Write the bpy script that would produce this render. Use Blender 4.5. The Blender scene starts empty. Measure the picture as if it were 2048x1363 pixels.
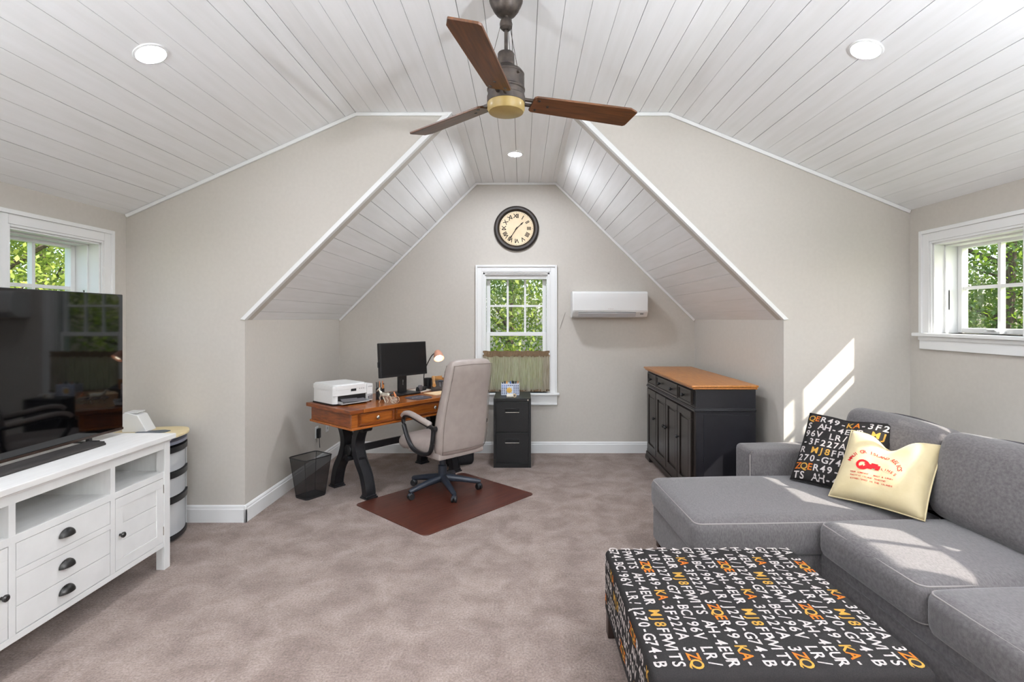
import bpy, bmesh, math, random
import numpy as np
from mathutils import Vector, Matrix

random.seed(7)
rng = np.random.default_rng(7)
SC = bpy.context.scene
COL = SC.collection
PI = math.pi
R = math.radians

# ------------------------------------------------------------------ camera, world, sun, exposure
FPX = 1035.0                                   # focal length in pixels of a 2048 wide frame
cam_d = bpy.data.cameras.new('camera')
cam_d.sensor_fit = 'HORIZONTAL'
cam_d.sensor_width = 36.0
cam_d.lens = 36.0 * FPX / 2048.0
cam_d.shift_x = -20.0 / 2048.0
cam_d.shift_y = -44.5 / 2048.0
cam_d.clip_start = 0.05
cam_d.clip_end = 200
cam = bpy.data.objects.new('camera', cam_d)
COL.objects.link(cam)
cam.location = (0, 0, 1.5)
cam.rotation_euler = (PI / 2, 0, 0)
SC.camera = cam

SUN_DIR = Vector((-1.83, 1.0, -1.872)).normalized()
world = bpy.data.worlds.new('world')
SC.world = world
world.use_nodes = True
wn = world.node_tree.nodes
wl = world.node_tree.links
wn.clear()
w_out = wn.new('ShaderNodeOutputWorld')
w_bg = wn.new('ShaderNodeBackground')
w_sky = wn.new('ShaderNodeTexSky')
w_sky.sky_type = 'NISHITA'
w_sky.sun_disc = False
w_sky.sun_elevation = R(42)
w_sky.sun_rotation = math.atan2(-SUN_DIR.x, -SUN_DIR.y)
w_sky.altitude = 50
w_sky.air_density = 1.0
w_sky.dust_density = 2.5
w_sky.ozone_density = 0.6
w_bg.inputs['Strength'].default_value = 0.55
wl.new(w_sky.outputs[0], w_bg.inputs['Color'])
wl.new(w_bg.outputs[0], w_out.inputs['Surface'])

sun_d = bpy.data.lights.new('sun', 'SUN')
sun_d.energy = 12.5
sun_d.angle = R(0.55)
sun_d.color = (1.0, 0.95, 0.87)
sun = bpy.data.objects.new('sun', sun_d)
COL.objects.link(sun)
sun.rotation_euler = SUN_DIR.to_track_quat('-Z', 'Y').to_euler()
sun.location = (12, -8, 14)

LAMP = 470.0                                    # radiance of a recessed lens
vs = SC.view_settings
vs.view_transform = 'Standard'
vs.look = 'None'
vs.exposure = 0.1
vs.gamma = 1.0
vs.use_curve_mapping = False

# ------------------------------------------------------------------ materials
def lin(c):
    out = []
    for v in c[:3]:
        v /= 255.0
        out.append(v / 12.92 if v <= 0.04045 else ((v + 0.055) / 1.055) ** 2.4)
    return tuple(out) + (1.0,)

MATS = {}
def pmat(name, c1, c2=None, scale=5.0, stretch=(1, 1, 1), detail=4.0, rough=0.5, metal=0.0, bump=0.0,
         bscale=None, bstretch=None, bdist=0.01, spec=0.5, ramp=(0.35, 0.65), coat=0.0, sheen=0.0, distortion=0.0):
    m = bpy.data.materials.new(name)
    m.use_nodes = True
    n, l = m.node_tree.nodes, m.node_tree.links
    p = n['Principled BSDF']
    p.inputs['Base Color'].default_value = lin(c1)
    p.inputs['Roughness'].default_value = rough
    p.inputs['Metallic'].default_value = metal
    p.inputs['Specular IOR Level'].default_value = spec
    p.inputs['Coat Weight'].default_value = coat
    p.inputs['Coat Roughness'].default_value = 0.12
    p.inputs['Sheen Weight'].default_value = sheen
    tc = n.new('ShaderNodeTexCoord')
    if c2 is not None:
        mp = n.new('ShaderNodeMapping'); mp.inputs['Scale'].default_value = stretch
        nz = n.new('ShaderNodeTexNoise')
        nz.inputs['Scale'].default_value = scale
        nz.inputs['Detail'].default_value = detail
        nz.inputs['Distortion'].default_value = distortion
        cr = n.new('ShaderNodeValToRGB')
        cr.color_ramp.elements[0].position = ramp[0]; cr.color_ramp.elements[0].color = lin(c1)
        cr.color_ramp.elements[1].position = ramp[1]; cr.color_ramp.elements[1].color = lin(c2)
        l.new(tc.outputs['Object'], mp.inputs['Vector']); l.new(mp.outputs[0], nz.inputs['Vector'])
        l.new(nz.outputs['Fac'], cr.inputs['Fac']); l.new(cr.outputs['Color'], p.inputs['Base Color'])
    if bump > 0:
        mp2 = n.new('ShaderNodeMapping'); mp2.inputs['Scale'].default_value = bstretch or (1, 1, 1)
        nb = n.new('ShaderNodeTexNoise')
        nb.inputs['Scale'].default_value = bscale or scale
        nb.inputs['Detail'].default_value = 3.0
        bp = n.new('ShaderNodeBump')
        bp.inputs['Strength'].default_value = bump
        bp.inputs['Distance'].default_value = bdist
        l.new(tc.outputs['Object'], mp2.inputs['Vector']); l.new(mp2.outputs[0], nb.inputs['Vector'])
        l.new(nb.outputs['Fac'], bp.inputs['Height']); l.new(bp.outputs[0], p.inputs['Normal'])
    MATS[name] = m
    return m

def mixmat(name, base, transp, color=(1, 1, 1)):
    """principled mixed with a transparent shader"""
    n, l = base.node_tree.nodes, base.node_tree.links
    p = n['Principled BSDF']; out = n['Material Output']
    t = n.new('ShaderNodeBsdfTransparent'); t.inputs['Color'].default_value = (*color, 1)
    mx = n.new('ShaderNodeMixShader'); mx.inputs['Fac'].default_value = transp
    l.new(p.outputs[0], mx.inputs[1]); l.new(t.outputs[0], mx.inputs[2]); l.new(mx.outputs[0], out.inputs['Surface'])
    return base

def emat(name, color, strength):
    m = bpy.data.materials.new(name); m.use_nodes = True
    n, l = m.node_tree.nodes, m.node_tree.links
    n.clear()
    o = n.new('ShaderNodeOutputMaterial'); e = n.new('ShaderNodeEmission')
    e.inputs['Color'].default_value = (*color, 1); e.inputs['Strength'].default_value = strength
    l.new(e.outputs[0], o.inputs['Surface'])
    return m

wall_m = pmat('wall_paint', (203, 197, 188), (200, 194, 185), scale=40, rough=0.6, spec=0.3)
white_m = pmat('white_trim_paint', (238, 238, 236), rough=0.4, spec=0.4)
plank_m = pmat('white_plank_paint', (246, 246, 246), (241, 241, 240), scale=5, stretch=(5, 0.4, 5), detail=4, rough=0.36, bump=0.05,
               bscale=8, bstretch=(9, 0.4, 9), bdist=0.003, spec=0.4)
gap_m = pmat('ceiling_backing', (70, 64, 58), rough=0.9)
def carpet_mat():
    m = pmat('carpet', (131, 114, 105), (162, 145, 136), scale=4.6, detail=9, rough=1.0, spec=0.04, ramp=(0.36, 0.64), distortion=0.35, sheen=0.15)
    n, l = m.node_tree.nodes, m.node_tree.links
    p = n['Principled BSDF']; tc = next(q for q in n if q.type == 'TEX_COORD'); cr = next(q for q in n if q.type == 'VALTORGB')
    nz = next(q for q in n if q.type == 'TEX_NOISE'); nz.inputs['Roughness'].default_value = 0.62
    f1 = n.new('ShaderNodeTexNoise'); f1.inputs['Scale'].default_value = 95; f1.inputs['Detail'].default_value = 4; f1.inputs['Roughness'].default_value = 0.7
    r2 = n.new('ShaderNodeValToRGB'); r2.color_ramp.elements[0].position = 0.30; r2.color_ramp.elements[0].color = (0.60, 0.58, 0.57, 1)
    r2.color_ramp.elements[1].position = 0.68; r2.color_ramp.elements[1].color = (1.22, 1.22, 1.22, 1)
    mx = n.new('ShaderNodeMix'); mx.data_type = 'RGBA'; mx.blend_type = 'MULTIPLY'; mx.inputs[0].default_value = 1.0
    l.new(tc.outputs['Object'], f1.inputs['Vector']); l.new(f1.outputs['Fac'], r2.inputs['Fac'])
    l.new(cr.outputs['Color'], mx.inputs[6]); l.new(r2.outputs['Color'], mx.inputs[7]); l.new(mx.outputs[2], p.inputs['Base Color'])
    bp = n.new('ShaderNodeBump'); bp.inputs['Strength'].default_value = 0.7; bp.inputs['Distance'].default_value = 0.010
    l.new(f1.outputs['Fac'], bp.inputs['Height']); l.new(bp.outputs[0], p.inputs['Normal'])
    return m
carpet_m = carpet_mat()
outside_m = pmat('siding', (225, 225, 222), rough=0.8)
black_m = pmat('black_powder_metal', (19, 19, 20), (24, 24, 25), scale=60, rough=0.42, spec=0.5, bump=0.05, bscale=300, bdist=0.001)
iron_m = pmat('black_cast_iron', (22, 22, 24), (32, 32, 35), scale=25, rough=0.36, bump=0.2, bscale=60, bdist=0.003)
plastic_b = pmat('black_plastic', (24, 24, 26), rough=0.4)
plastic_bb = pmat('dark_blue_black_plastic', (40, 46, 56), rough=0.38)
screen_m = pmat('screen_glass', (5, 5, 6), rough=0.04, spec=0.6)
mon_m = pmat('matte_screen', (20, 20, 21), rough=0.28, spec=0.4)
white_p = pmat('white_plastic', (232, 232, 230), rough=0.32)
lightgrey_p = pmat('light_grey_plastic', (176, 176, 176), rough=0.4)
grey_p = pmat('grey_plastic', (98, 94, 96), rough=0.45)
chrome_m = pmat('brushed_nickel', (200, 196, 188), rough=0.25, metal=1.0)
bronze_m = pmat('aged_bronze', (84, 75, 68), (58, 52, 48), scale=30, rough=0.5, metal=0.6, bump=0.2, bscale=60, bdist=0.002)
pull_m = pmat('dark_pewter', (74, 72, 70), (50, 49, 48), scale=20, rough=0.38, metal=0.75)
desk_m = pmat('honey_wood', (176, 100, 36), (128, 64, 20), scale=5, stretch=(1.2, 14, 14), detail=8, rough=0.26, coat=0.35, ramp=(0.3, 0.75),
              bump=0.05, bscale=10, bstretch=(1, 20, 20), bdist=0.002)
deskd_m = pmat('dark_honey_wood', (142, 72, 24), (106, 50, 15), scale=5, stretch=(2.5, 2.5, 14), detail=8, rough=0.32, coat=0.2)
oak_m = pmat('oak_top', (196, 130, 58), (166, 100, 38), scale=5, stretch=(14, 1.2, 14), detail=8, rough=0.35, coat=0.15, ramp=(0.3, 0.7))
cab_m = pmat('dark_brown_cabinet_paint', (36, 28, 24), (27, 21, 18), scale=10, stretch=(6, 6, 0.7), rough=0.36, spec=0.5)
cabs_m = pmat('black_cabinet_side', (30, 29, 33), (25, 24, 28), scale=10, rough=0.34, spec=0.5)
mat_m = pmat('mahogany_mat', (94, 50, 37), (66, 32, 24), scale=5, stretch=(1.0, 16, 8), detail=8, rough=0.36, coat=0.1, ramp=(0.3, 0.7))
blade_m = pmat('walnut_blade', (108, 64, 32), (64, 36, 15), scale=5, stretch=(1.2, 15, 8), detail=7, rough=0.4, ramp=(0.3, 0.7))
bladet_m = pmat('blade_edge', (92, 66, 50), rough=0.5)
amber_m = pmat('amber_glass', (166, 142, 84), (152, 128, 72), scale=12, rough=0.45, coat=0.1)
leather_m = pmat('taupe_leather', (170, 158, 151), (163, 151, 144), scale=14, rough=0.42, bump=0.12, bscale=240, bdist=0.0015)
seam_m = pmat('leather_seam', (122, 110, 103), rough=0.5)
sofa_m = pmat('grey_linen', (86, 82, 82), (108, 103, 103), scale=190, stretch=(1, 0.35, 0.35), detail=4, rough=0.95, bump=0.5, bscale=300, bdist=0.002,
              spec=0.15, sheen=0.25, ramp=(0.3, 0.7))
piping_m = pmat('sofa_piping', (140, 134, 131), rough=0.9)
otto_m = pmat('charcoal_woven_fabric', (38, 36, 36), (48, 45, 44), scale=300, rough=0.95, bump=0.3, bscale=500, bdist=0.002, spec=0.1)
ink_w = pmat('printed_white', (206, 198, 194), (176, 166, 162), scale=160, rough=0.95, spec=0.1)
ink_o = pmat('printed_orange', (206, 98, 38), (186, 120, 46), scale=80, rough=0.95, spec=0.1)
ink_g = pmat('printed_gold', (196, 146, 58), (170, 134, 72), scale=80, rough=0.95, spec=0.1)
ink_r = pmat('printed_red', (186, 34, 40), rough=0.9, spec=0.1)
cream_m = pmat('cream_satin', (206, 190, 150), (196, 178, 136), scale=10, rough=0.5, bump=0.25, bscale=9, bdist=0.012, sheen=0.2)
darkleg_m = pmat('espresso_leg', (44, 30, 24), rough=0.45)
clockrim_m = pmat('clock_rim_bronze', (34, 28, 25), (46, 36, 30), scale=12, rough=0.38, metal=0.2)
clockface_m = pmat('aged_clock_paper', (238, 220, 188), (228, 206, 170), scale=7, rough=0.8)
ink_k = pmat('dark_print', (46, 36, 30), rough=0.8)
stand_m = pmat('white_furniture_paint', (236, 235, 232), (230, 229, 226), scale=8, stretch=(6, 1, 1), rough=0.45)
standtop_m = pmat('white_washed_top', (234, 232, 228), (228, 225, 221), scale=7, stretch=(10, 0.8, 1), detail=6, rough=0.45)
paper_m = pmat('paper_white', (232, 226, 214), rough=0.9)
paper2_m = pmat('manila_paper', (226, 200, 160), rough=0.9)
lapdesk_m = pmat('pale_maple', (226, 208, 164), (214, 194, 148), scale=6, stretch=(2, 12, 4), rough=0.5)
blueg_m = pmat('slate_plastic', (70, 80, 92), rough=0.4)
pencil_m = pmat('pencil_orange', (224, 150, 62), rough=0.5)
pencil2_m = pmat('pen_black', (30, 30, 32), rough=0.4)
pencil3_m = pmat('pen_wood', (196, 128, 84), rough=0.6)
silver_m = pmat('antique_silver', (226, 222, 208), (188, 182, 166), scale=40, rough=0.3, metal=0.55)
basketw_m = pmat('blue_white_basket', (226, 232, 246), rough=0.5)
basketb_m = pmat('blue_print', (70, 112, 190), rough=0.6)
basketd_m = pmat('navy_print', (38, 48, 86), rough=0.6)
bark_m = pmat('bark', (96, 82, 68), (66, 55, 45), scale=9, stretch=(4, 4, 1), rough=0.95, bump=0.5, bscale=20)
ground_m = pmat('lawn', (78, 104, 48), (104, 124, 66), scale=1.2, rough=1.0)
phone_m = pmat('phone_dark', (52, 46, 44), rough=0.35)
tan_m = pmat('tan_wood_organizer', (200, 150, 92), (176, 124, 70), scale=8, rough=0.4)
copper_m = pmat('copper_bits', (200, 128, 84), rough=0.35, metal=0.6)

clear_p = mixmat('clear_plastic', pmat('frosted_plastic', (222, 224, 226), rough=0.22), 0.38)
mesh_m = mixmat('wire_mesh', pmat('black_wire_mesh', (22, 22, 24), rough=0.5), 0.44)

def glass_mat():
    m = bpy.data.materials.new('window_glass'); m.use_nodes = True
    n, l = m.node_tree.nodes, m.node_tree.links
    n.clear()
    o = n.new('ShaderNodeOutputMaterial'); t = n.new('ShaderNodeBsdfTransparent'); g = n.new('ShaderNodeBsdfGlossy')
    g.inputs['Roughness'].default_value = 0.02
    t.inputs['Color'].default_value = (0.96, 0.98, 0.97, 1)
    mx = n.new('ShaderNodeMixShader'); mx.inputs['Fac'].default_value = 0.05
    l.new(t.outputs[0], mx.inputs[1]); l.new(g.outputs[0], mx.inputs[2]); l.new(mx.outputs[0], o.inputs['Surface'])
    return m
glass_m = glass_mat()

def curtain_mat():
    m = pmat('sheer_brown_weave', (128, 114, 94), (206, 198, 180), scale=42, stretch=(7, 1, 0.25), detail=5, rough=0.95, spec=0.05)
    n, l = m.node_tree.nodes, m.node_tree.links
    p = n['Principled BSDF']; out = n['Material Output']
    tr = n.new('ShaderNodeBsdfTranslucent'); tr.inputs['Color'].default_value = lin((214, 196, 170))
    tp = n.new('ShaderNodeBsdfTransparent')
    m1 = n.new('ShaderNodeMixShader'); m1.inputs['Fac'].default_value = 0.40
    m2 = n.new('ShaderNodeMixShader'); m2.inputs['Fac'].default_value = 0.10
    l.new(p.outputs[0], m1.inputs[1]); l.new(tr.outputs[0], m1.inputs[2])
    l.new(m1.outputs[0], m2.inputs[1]); l.new(tp.outputs[0], m2.inputs[2]); l.new(m2.outputs[0], out.inputs['Surface'])
    return m
curtain_m = curtain_mat()
hem_m = pmat('curtain_hem', (104, 84, 62), (128, 106, 80), scale=60, stretch=(6, 1, 0.6), rough=0.95)

def leaf_mat(name, c1, c2):
    m = pmat(name, c1, c2, scale=1.6, detail=8, rough=0.55, spec=0.35, ramp=(0.3, 0.7))
    n, l = m.node_tree.nodes, m.node_tree.links
    p = n['Principled BSDF']; out = n['Material Output']
    tr = n.new('ShaderNodeBsdfTranslucent'); tr.inputs['Color'].default_value = lin((150, 180, 60))
    mx = n.new('ShaderNodeMixShader'); mx.inputs['Fac'].default_value = 0.35
    l.new(p.outputs[0], mx.inputs[1]); l.new(tr.outputs[0], mx.inputs[2]); l.new(mx.outputs[0], out.inputs['Surface'])
    return m
leaf_ms = [leaf_mat('leaf_green', (52, 84, 34), (108, 132, 58)), leaf_mat('leaf_dark_green', (36, 64, 36), (80, 108, 56)),
           leaf_mat('leaf_yellow_green', (88, 110, 40), (146, 152, 70))]

# ------------------------------------------------------------------ mesh helpers
class MB:
    def __init__(s):
        s.v = []; s.f = []
    def add(s, verts, faces):
        b = len(s.v)
        s.v += [tuple(p) for p in verts]
        s.f += [tuple(i + b for i in f) for f in faces]
        return s
    def box(s, x0, x1, y0, y1, z0, z1):
        v = [(x, y, z) for z in (z0, z1) for y in (y0, y1) for x in (x0, x1)]
        return s.add(v, [(0, 2, 3, 1), (4, 5, 7, 6), (0, 1, 5, 4), (2, 6, 7, 3), (0, 4, 6, 2), (1, 3, 7, 5)])
    def prism(s, poly, a, b, axis='y'):
        n = len(poly)
        def pt(p, t):
            return {'x': (t, p[0], p[1]), 'y': (p[0], t, p[1]), 'z': (p[0], p[1], t)}[axis]
        v = [pt(p, a) for p in poly] + [pt(p, b) for p in poly]
        f = [tuple(range(n))[::-1], tuple(range(n, 2 * n))]
        f += [(i, (i + 1) % n, n + (i + 1) % n, n + i) for i in range(n)]
        return s.add(v, f)
    def rings(s, rings, cap=True, closed=False):
        n = len(rings[0]); m = len(rings)
        v = [p for r in rings for p in r]
        f = []
        for i in range(m if closed else m - 1):
            j = (i + 1) % m
            for k in range(n):
                f.append((i * n + k, i * n + (k + 1) % n, j * n + (k + 1) % n, j * n + k))
        if cap and not closed:
            f.append(tuple(range(n))[::-1]); f.append(tuple((m - 1) * n + k for k in range(n)))
        return s.add(v, f)
    def lathe(s, prof, c=(0, 0, 0), seg=24, axis='z'):
        rs = []
        for r, h in prof:
            ring = []
            for k in range(seg):
                a = 2 * PI * k / seg
                p = (r * math.cos(a), r * math.sin(a), h)
                if axis == 'x': p = (p[2], p[0], p[1])
                if axis == 'y': p = (p[0], -p[2], p[1]) if False else (p[0], p[2], p[1])
                ring.append((p[0] + c[0], p[1] + c[1], p[2] + c[2]))
            rs.append(ring)
        return s.rings(rs)
    def tube(s, path, rad, seg=8, closed=False, flat=1.0, up=(0, 0, 1)):
        path = [Vector(p) for p in path]
        n = len(path)
        rs = []
        for i, p in enumerate(path):
            a = path[(i - 1) % n] if (closed or i > 0) else path[0]
            b = path[(i + 1) % n] if (closed or i < n - 1) else path[-1]
            t = (b - a).normalized()
            u = Vector(up)
            if abs(t.dot(u)) > 0.97: u = Vector((1, 0, 0))
            sd = t.cross(u).normalized(); uu = sd.cross(t).normalized()
            r = rad[i] if isinstance(rad, (list, tuple)) else rad
            rs.append([tuple(p + sd * math.cos(2 * PI * k / seg) * r * flat + uu * math.sin(2 * PI * k / seg) * r) for k in range(seg)])
        return s.rings(rs, cap=True, closed=closed)
    def build(s, name, mat, parent=None, smooth=False, bevel=0.0, seg=2, angle=35):
        me = bpy.data.meshes.new(name)
        bm = bmesh.new()
        vs_ = [bm.verts.new(p) for p in s.v]
        for f in s.f:
            try: bm.faces.new([vs_[i] for i in f])
            except ValueError: pass
        bmesh.ops.recalc_face_normals(bm, faces=bm.faces)
        if bevel > 0:
            es = [e for e in bm.edges if len(e.link_faces) == 2 and e.calc_face_angle(0) > R(28)]
            bmesh.ops.bevel(bm, geom=es, offset=bevel, offset_type='OFFSET', segments=seg, profile=0.5, affect='EDGES', clamp_overlap=True)
        bm.to_mesh(me); bm.free()
        if smooth or bevel > 0:
            me.polygons.foreach_set('use_smooth', [True] * len(me.polygons))
            me.set_sharp_from_angle(angle=R(angle))
        o = mobj(name, me, mat, parent)
        if bevel > 0:
            wn_ = o.modifiers.new('weighted_normal', 'WEIGHTED_NORMAL'); wn_.keep_sharp = True; wn_.weight = 90
        return o

def mobj(name, me, mat, parent=None):
    if mat is not None and len(me.materials) == 0: me.materials.append(mat)
    o = bpy.data.objects.new(name, me); COL.objects.link(o)
    if parent is not None: o.parent = parent
    return o

def tag(o, label, cat, group=None):
    o['label'] = label; o['category'] = cat
    if group: o['group'] = group
    return o
def thing(name, label, cat, loc=(0, 0, 0), rz=0.0, group=None):
    o = bpy.data.objects.new(name, None); COL.objects.link(o)
    o.empty_display_size = 0.1
    o.location = loc; o.rotation_euler = (0, 0, rz)
    return tag(o, label, cat, group)
def struct(o, label=None):
    o['kind'] = 'structure'
    if label: o['label'] = label
    return o
def stuff(o):
    if o is not None: o['kind'] = 'stuff'
    return o
def bx(name, x0, x1, y0, y1, z0, z1, mat, parent=None, bevel=0.0):
    return MB().box(x0, x1, y0, y1, z0, z1).build(name, mat, parent, bevel=bevel)

def rrect(w, d, r, seg=5, cx=0, cy=0):
    pts = []
    for qx, qy, a0 in ((1, 1, 0), (-1, 1, 90), (-1, -1, 180), (1, -1, 270)):
        for i in range(seg + 1):
            a = R(a0 + 90 * i / seg)
            pts.append((cx + qx * (w / 2 - r) + r * math.cos(a), cy + qy * (d / 2 - r) + r * math.sin(a)))
    return pts

def cushion(name, x0, x1, y0, y1, z0, z1, mat, parent, r=0.05, bulge=0.02, side=0.0, pipe=None, n=12, tilt=None, wob=0.0):
    """soft box with rounded edges and a crowned top; optional piping as sub-part"""
    h = Vector(((x1 - x0) / 2, (y1 - y0) / 2, (z1 - z0) / 2)); c = Vector(((x0 + x1) / 2, (y0 + y1) / 2, (z0 + z1) / 2))
    def coords(hh):
        rr = min(r, hh * 0.98)
        e = [-hh, -hh + rr * 0.25, -hh + rr * 0.6, -hh + rr]
        mid = list(np.linspace(-hh + rr, hh - rr, n))[1:-1]
        return e + mid + [-q for q in e[::-1]]
    ax = [coords(h[i]) for i in range(3)]
    ph = random.random() * 6
    def shape(p):
        rr = [min(r, h[i] * 0.98) for i in range(3)]
        q = Vector(p); inner = Vector([max(-(h[i] - rr[i]), min(h[i] - rr[i], q[i])) for i in range(3)])
        d = q - inner
        if d.length > 1e-9:
            m_ = max(abs(d[i]) for i in range(3)); q = inner + d.normalized() * m_
        sx, sy, sz = q.x / h.x, q.y / h.y, q.z / h.z
        bz = bulge * max(0, 1 - sx * sx) ** 0.8 * max(0, 1 - sy * sy) ** 0.8
        out = Vector(q)
        out.z += bz * sz
        out.x += side * (1 - sz * sz) * max(0, 1 - sy * sy) * sx
        out.y += side * (1 - sz * sz) * max(0, 1 - sx * sx) * sy
        if wob:
            out.z += wob * math.sin(9 * q.x + ph) * math.sin(7 * q.y + 2 * ph) * max(0, 1 - sx ** 4) * max(0, 1 - sy ** 4)
        return out
    def fin(q):
        if tilt is not None: q = tilt @ q
        return q + c
    bm = bmesh.new()
    cache = {}
    def V(p):
        k = tuple(round(t, 5) for t in p)
        if k not in cache: cache[k] = bm.verts.new(fin(shape(p)))
        return cache[k]
    for a in range(3):
        b_, c_ = (a + 1) % 3, (a + 2) % 3
        for sgn in (-1, 1):
            for i in range(len(ax[b_]) - 1):
                for j in range(len(ax[c_]) - 1):
                    q = []
                    for (u, w) in ((i, j), (i + 1, j), (i + 1, j + 1), (i, j + 1)):
                        p = [0, 0, 0]; p[a] = sgn * h[a]; p[b_] = ax[b_][u]; p[c_] = ax[c_][w]
                        q.append(V(p))
                    if sgn < 0: q = q[::-1]
                    try: bm.faces.new(q)
                    except ValueError: pass
    me = bpy.data.meshes.new(name)
    bm.to_mesh(me); bm.free()
    me.polygons.foreach_set('use_smooth', [True] * len(me.polygons))
    o = mobj(name, me, mat, parent)
    if pipe:
        rr = [min(r, h[i] * 0.98) for i in range(3)]
        for zz in pipe:
            path = []
            ph_ = R(42) * (1 if zz > 0 else -1)
            for qx, qy, a0 in ((1, 1, 0), (-1, 1, 90), (-1, -1, 180), (1, -1, 270)):
                for i in range(6):
                    a = R(a0 + 90 * i / 5)
                    path.append(fin(Vector((qx * (h.x - rr[0]) + math.cos(a) * math.cos(ph_) * rr[0], qy * (h.y - rr[1]) + math.sin(a) * math.cos(ph_) * rr[1],
                                            math.copysign(h.z - rr[2], zz) + math.sin(ph_) * rr[2]))))
            MB().tube(path, 0.0042, 6, closed=True).build('piping', piping_m, o, smooth=True, angle=80)
    return o

GLY = {}
def glyph(ch, fat=0.018):
    key = (ch, fat)
    if key not in GLY:
        cu = bpy.data.curves.new('g', 'FONT'); cu.body = ch; cu.size = 1.0; cu.offset = fat; cu.resolution_u = 3
        ob = bpy.data.objects.new('g', cu); COL.objects.link(ob)
        me = bpy.data.meshes.new_from_object(ob.evaluated_get(bpy.context.evaluated_depsgraph_get()))
        v = [(p.co.x, p.co.y) for p in me.vertices]; f = [tuple(p.vertices) for p in me.polygons]
        bpy.data.objects.remove(ob); bpy.data.curves.remove(cu); bpy.data.meshes.remove(me)
        if v:
            x0 = min(p[0] for p in v); x1 = max(p[0] for p in v)
            v = [(p[0] - (x0 + x1) / 2, p[1]) for p in v]; w = x1 - x0
        else: w = 0.3
        GLY[key] = (v, f, w)
    return GLY[key]
def lettering(name, items, fn, mat, parent):
    """items: (char, x, y, size, rotation); fn maps flat lettering coordinates onto the surface"""
    b = MB()
    for ch, x, y, sz, rot in items:
        v, f, w = glyph(ch)
        ca, sa = math.cos(rot), math.sin(rot)
        b.add([fn(x + (p[0] * ca - p[1] * sa) * sz, y + (p[0] * sa + p[1] * ca) * sz) for p in v], f)
    if not b.v: return None
    me = bpy.data.meshes.new(name); me.from_pydata(b.v, [], b.f); me.update()
    return stuff(mobj(name, me, mat, parent))

# ------------------------------------------------------------------ room dimensions
XL, XR = -2.926, 2.867                 # side walls
Y1, Y2 = 3.824, 5.793                  # gable wall with the dormer opening, dormer end wall
YR = -3.30                             # rear wall
DXL, DXR, DZ = -2.047, 1.934, 1.49     # dormer knee walls
HZ = 3.02                              # flat ceiling
FL, FR = -1.226, 1.086                 # flat ceiling edges (main)
DFL, DFR = -0.515, 0.383               # flat ceiling edges (dormer)
EZL, EZR = 2.268, 2.30                 # eave height at side walls
TW = 0.20                              # wall thickness

# floor
struct(bx('floor', XL - 0.3, XR + 0.3, YR - 0.2, Y2 + 0.25, -0.25, 0.0, carpet_m), 'taupe cut pile carpet floor')

# gable wall pieces either side of the dormer
b = MB()
b.prism([(XL, 0), (DXL, 0), (DXL, DZ), (DFL, HZ), (FL, HZ), (XL, EZL)], Y1, Y1 + 0.10)
struct(b.build('wall_front_left', wall_m), 'greige painted gable wall left of the dormer')
b = MB()
b.prism([(DXR, 0), (XR, 0), (XR, EZR), (FR, HZ), (DFR, HZ), (DXR, DZ)], Y1, Y1 + 0.10)
struct(b.build('wall_front_right', wall_m), 'greige painted gable wall right of the dormer')
struct(bx('wall_dormer_left', DXL - 0.12, DXL, Y1 + 0.1, Y2 + 0.1, 0, DZ + 0.03, wall_m), 'low greige knee wall of the dormer behind the desk')
struct(bx('wall_dormer_right', DXR, DXR + 0.12, Y1 + 0.1, Y2 + 0.1, 0, DZ + 0.03, wall_m), 'low greige knee wall of the dormer beside the sideboard')

# dormer end wall with a window hole
WX0, WX1, WZ0, WZ1 = -0.435, 0.307, 0.672, 2.015
b = MB()
def topz(x):
    if x < DFL: return DZ + (x - DXL) / (DFL - DXL) * (HZ - DZ)
    if x > DFR: return DZ + (DXR - x) / (DXR - DFR) * (HZ - DZ)
    return HZ
b.prism([(DXL, 0), (WX0, 0), (WX0, topz(WX0)), (DFL, HZ), (DXL, DZ)], Y2, Y2 + TW)
b.prism([(WX1, 0), (DXR, 0), (DXR, DZ), (DFR, HZ), (WX1, HZ)], Y2, Y2 + TW)
b.box(WX0, WX1, Y2, Y2 + TW, 0, WZ0)
b.box(WX0, WX1, Y2, Y2 + TW, WZ1, HZ)
struct(b.build('wall_dormer_end', wall_m), 'greige dormer end wall with the clock')

# side walls with small window openings
SW_Z0, SW_Z1 = 1.40, 2.025
L_WIN = [(2.946, 3.590)]
R_WIN = [(2.950, 3.610), (2.050, 2.700), (1.280, 1.930)]
def side_wall(name, xin, sgn, wins, ztop, label):
    b = MB()
    xa, xb = sorted((xin, xin + sgn * 0.20))
    ys = [YR]
    for (a, c) in sorted(wins): ys += [a, c]
    ys.append(Y1 + 0.1)
    for i in range(0, len(ys), 2): b.box(xa, xb, ys[i], ys[i + 1], 0, ztop)
    for (a, c) in wins:
        b.box(xa, xb, a, c, 0, SW_Z0); b.box(xa, xb, a, c, SW_Z1, ztop)
    struct(b.build(name, wall_m), label)
side_wall('wall_left', XL, -1, L_WIN, EZL + 0.02, 'greige side wall behind the television')
side_wall('wall_right', XR, 1, R_WIN, EZR + 0.02, 'greige side wall behind the sofa')

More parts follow.
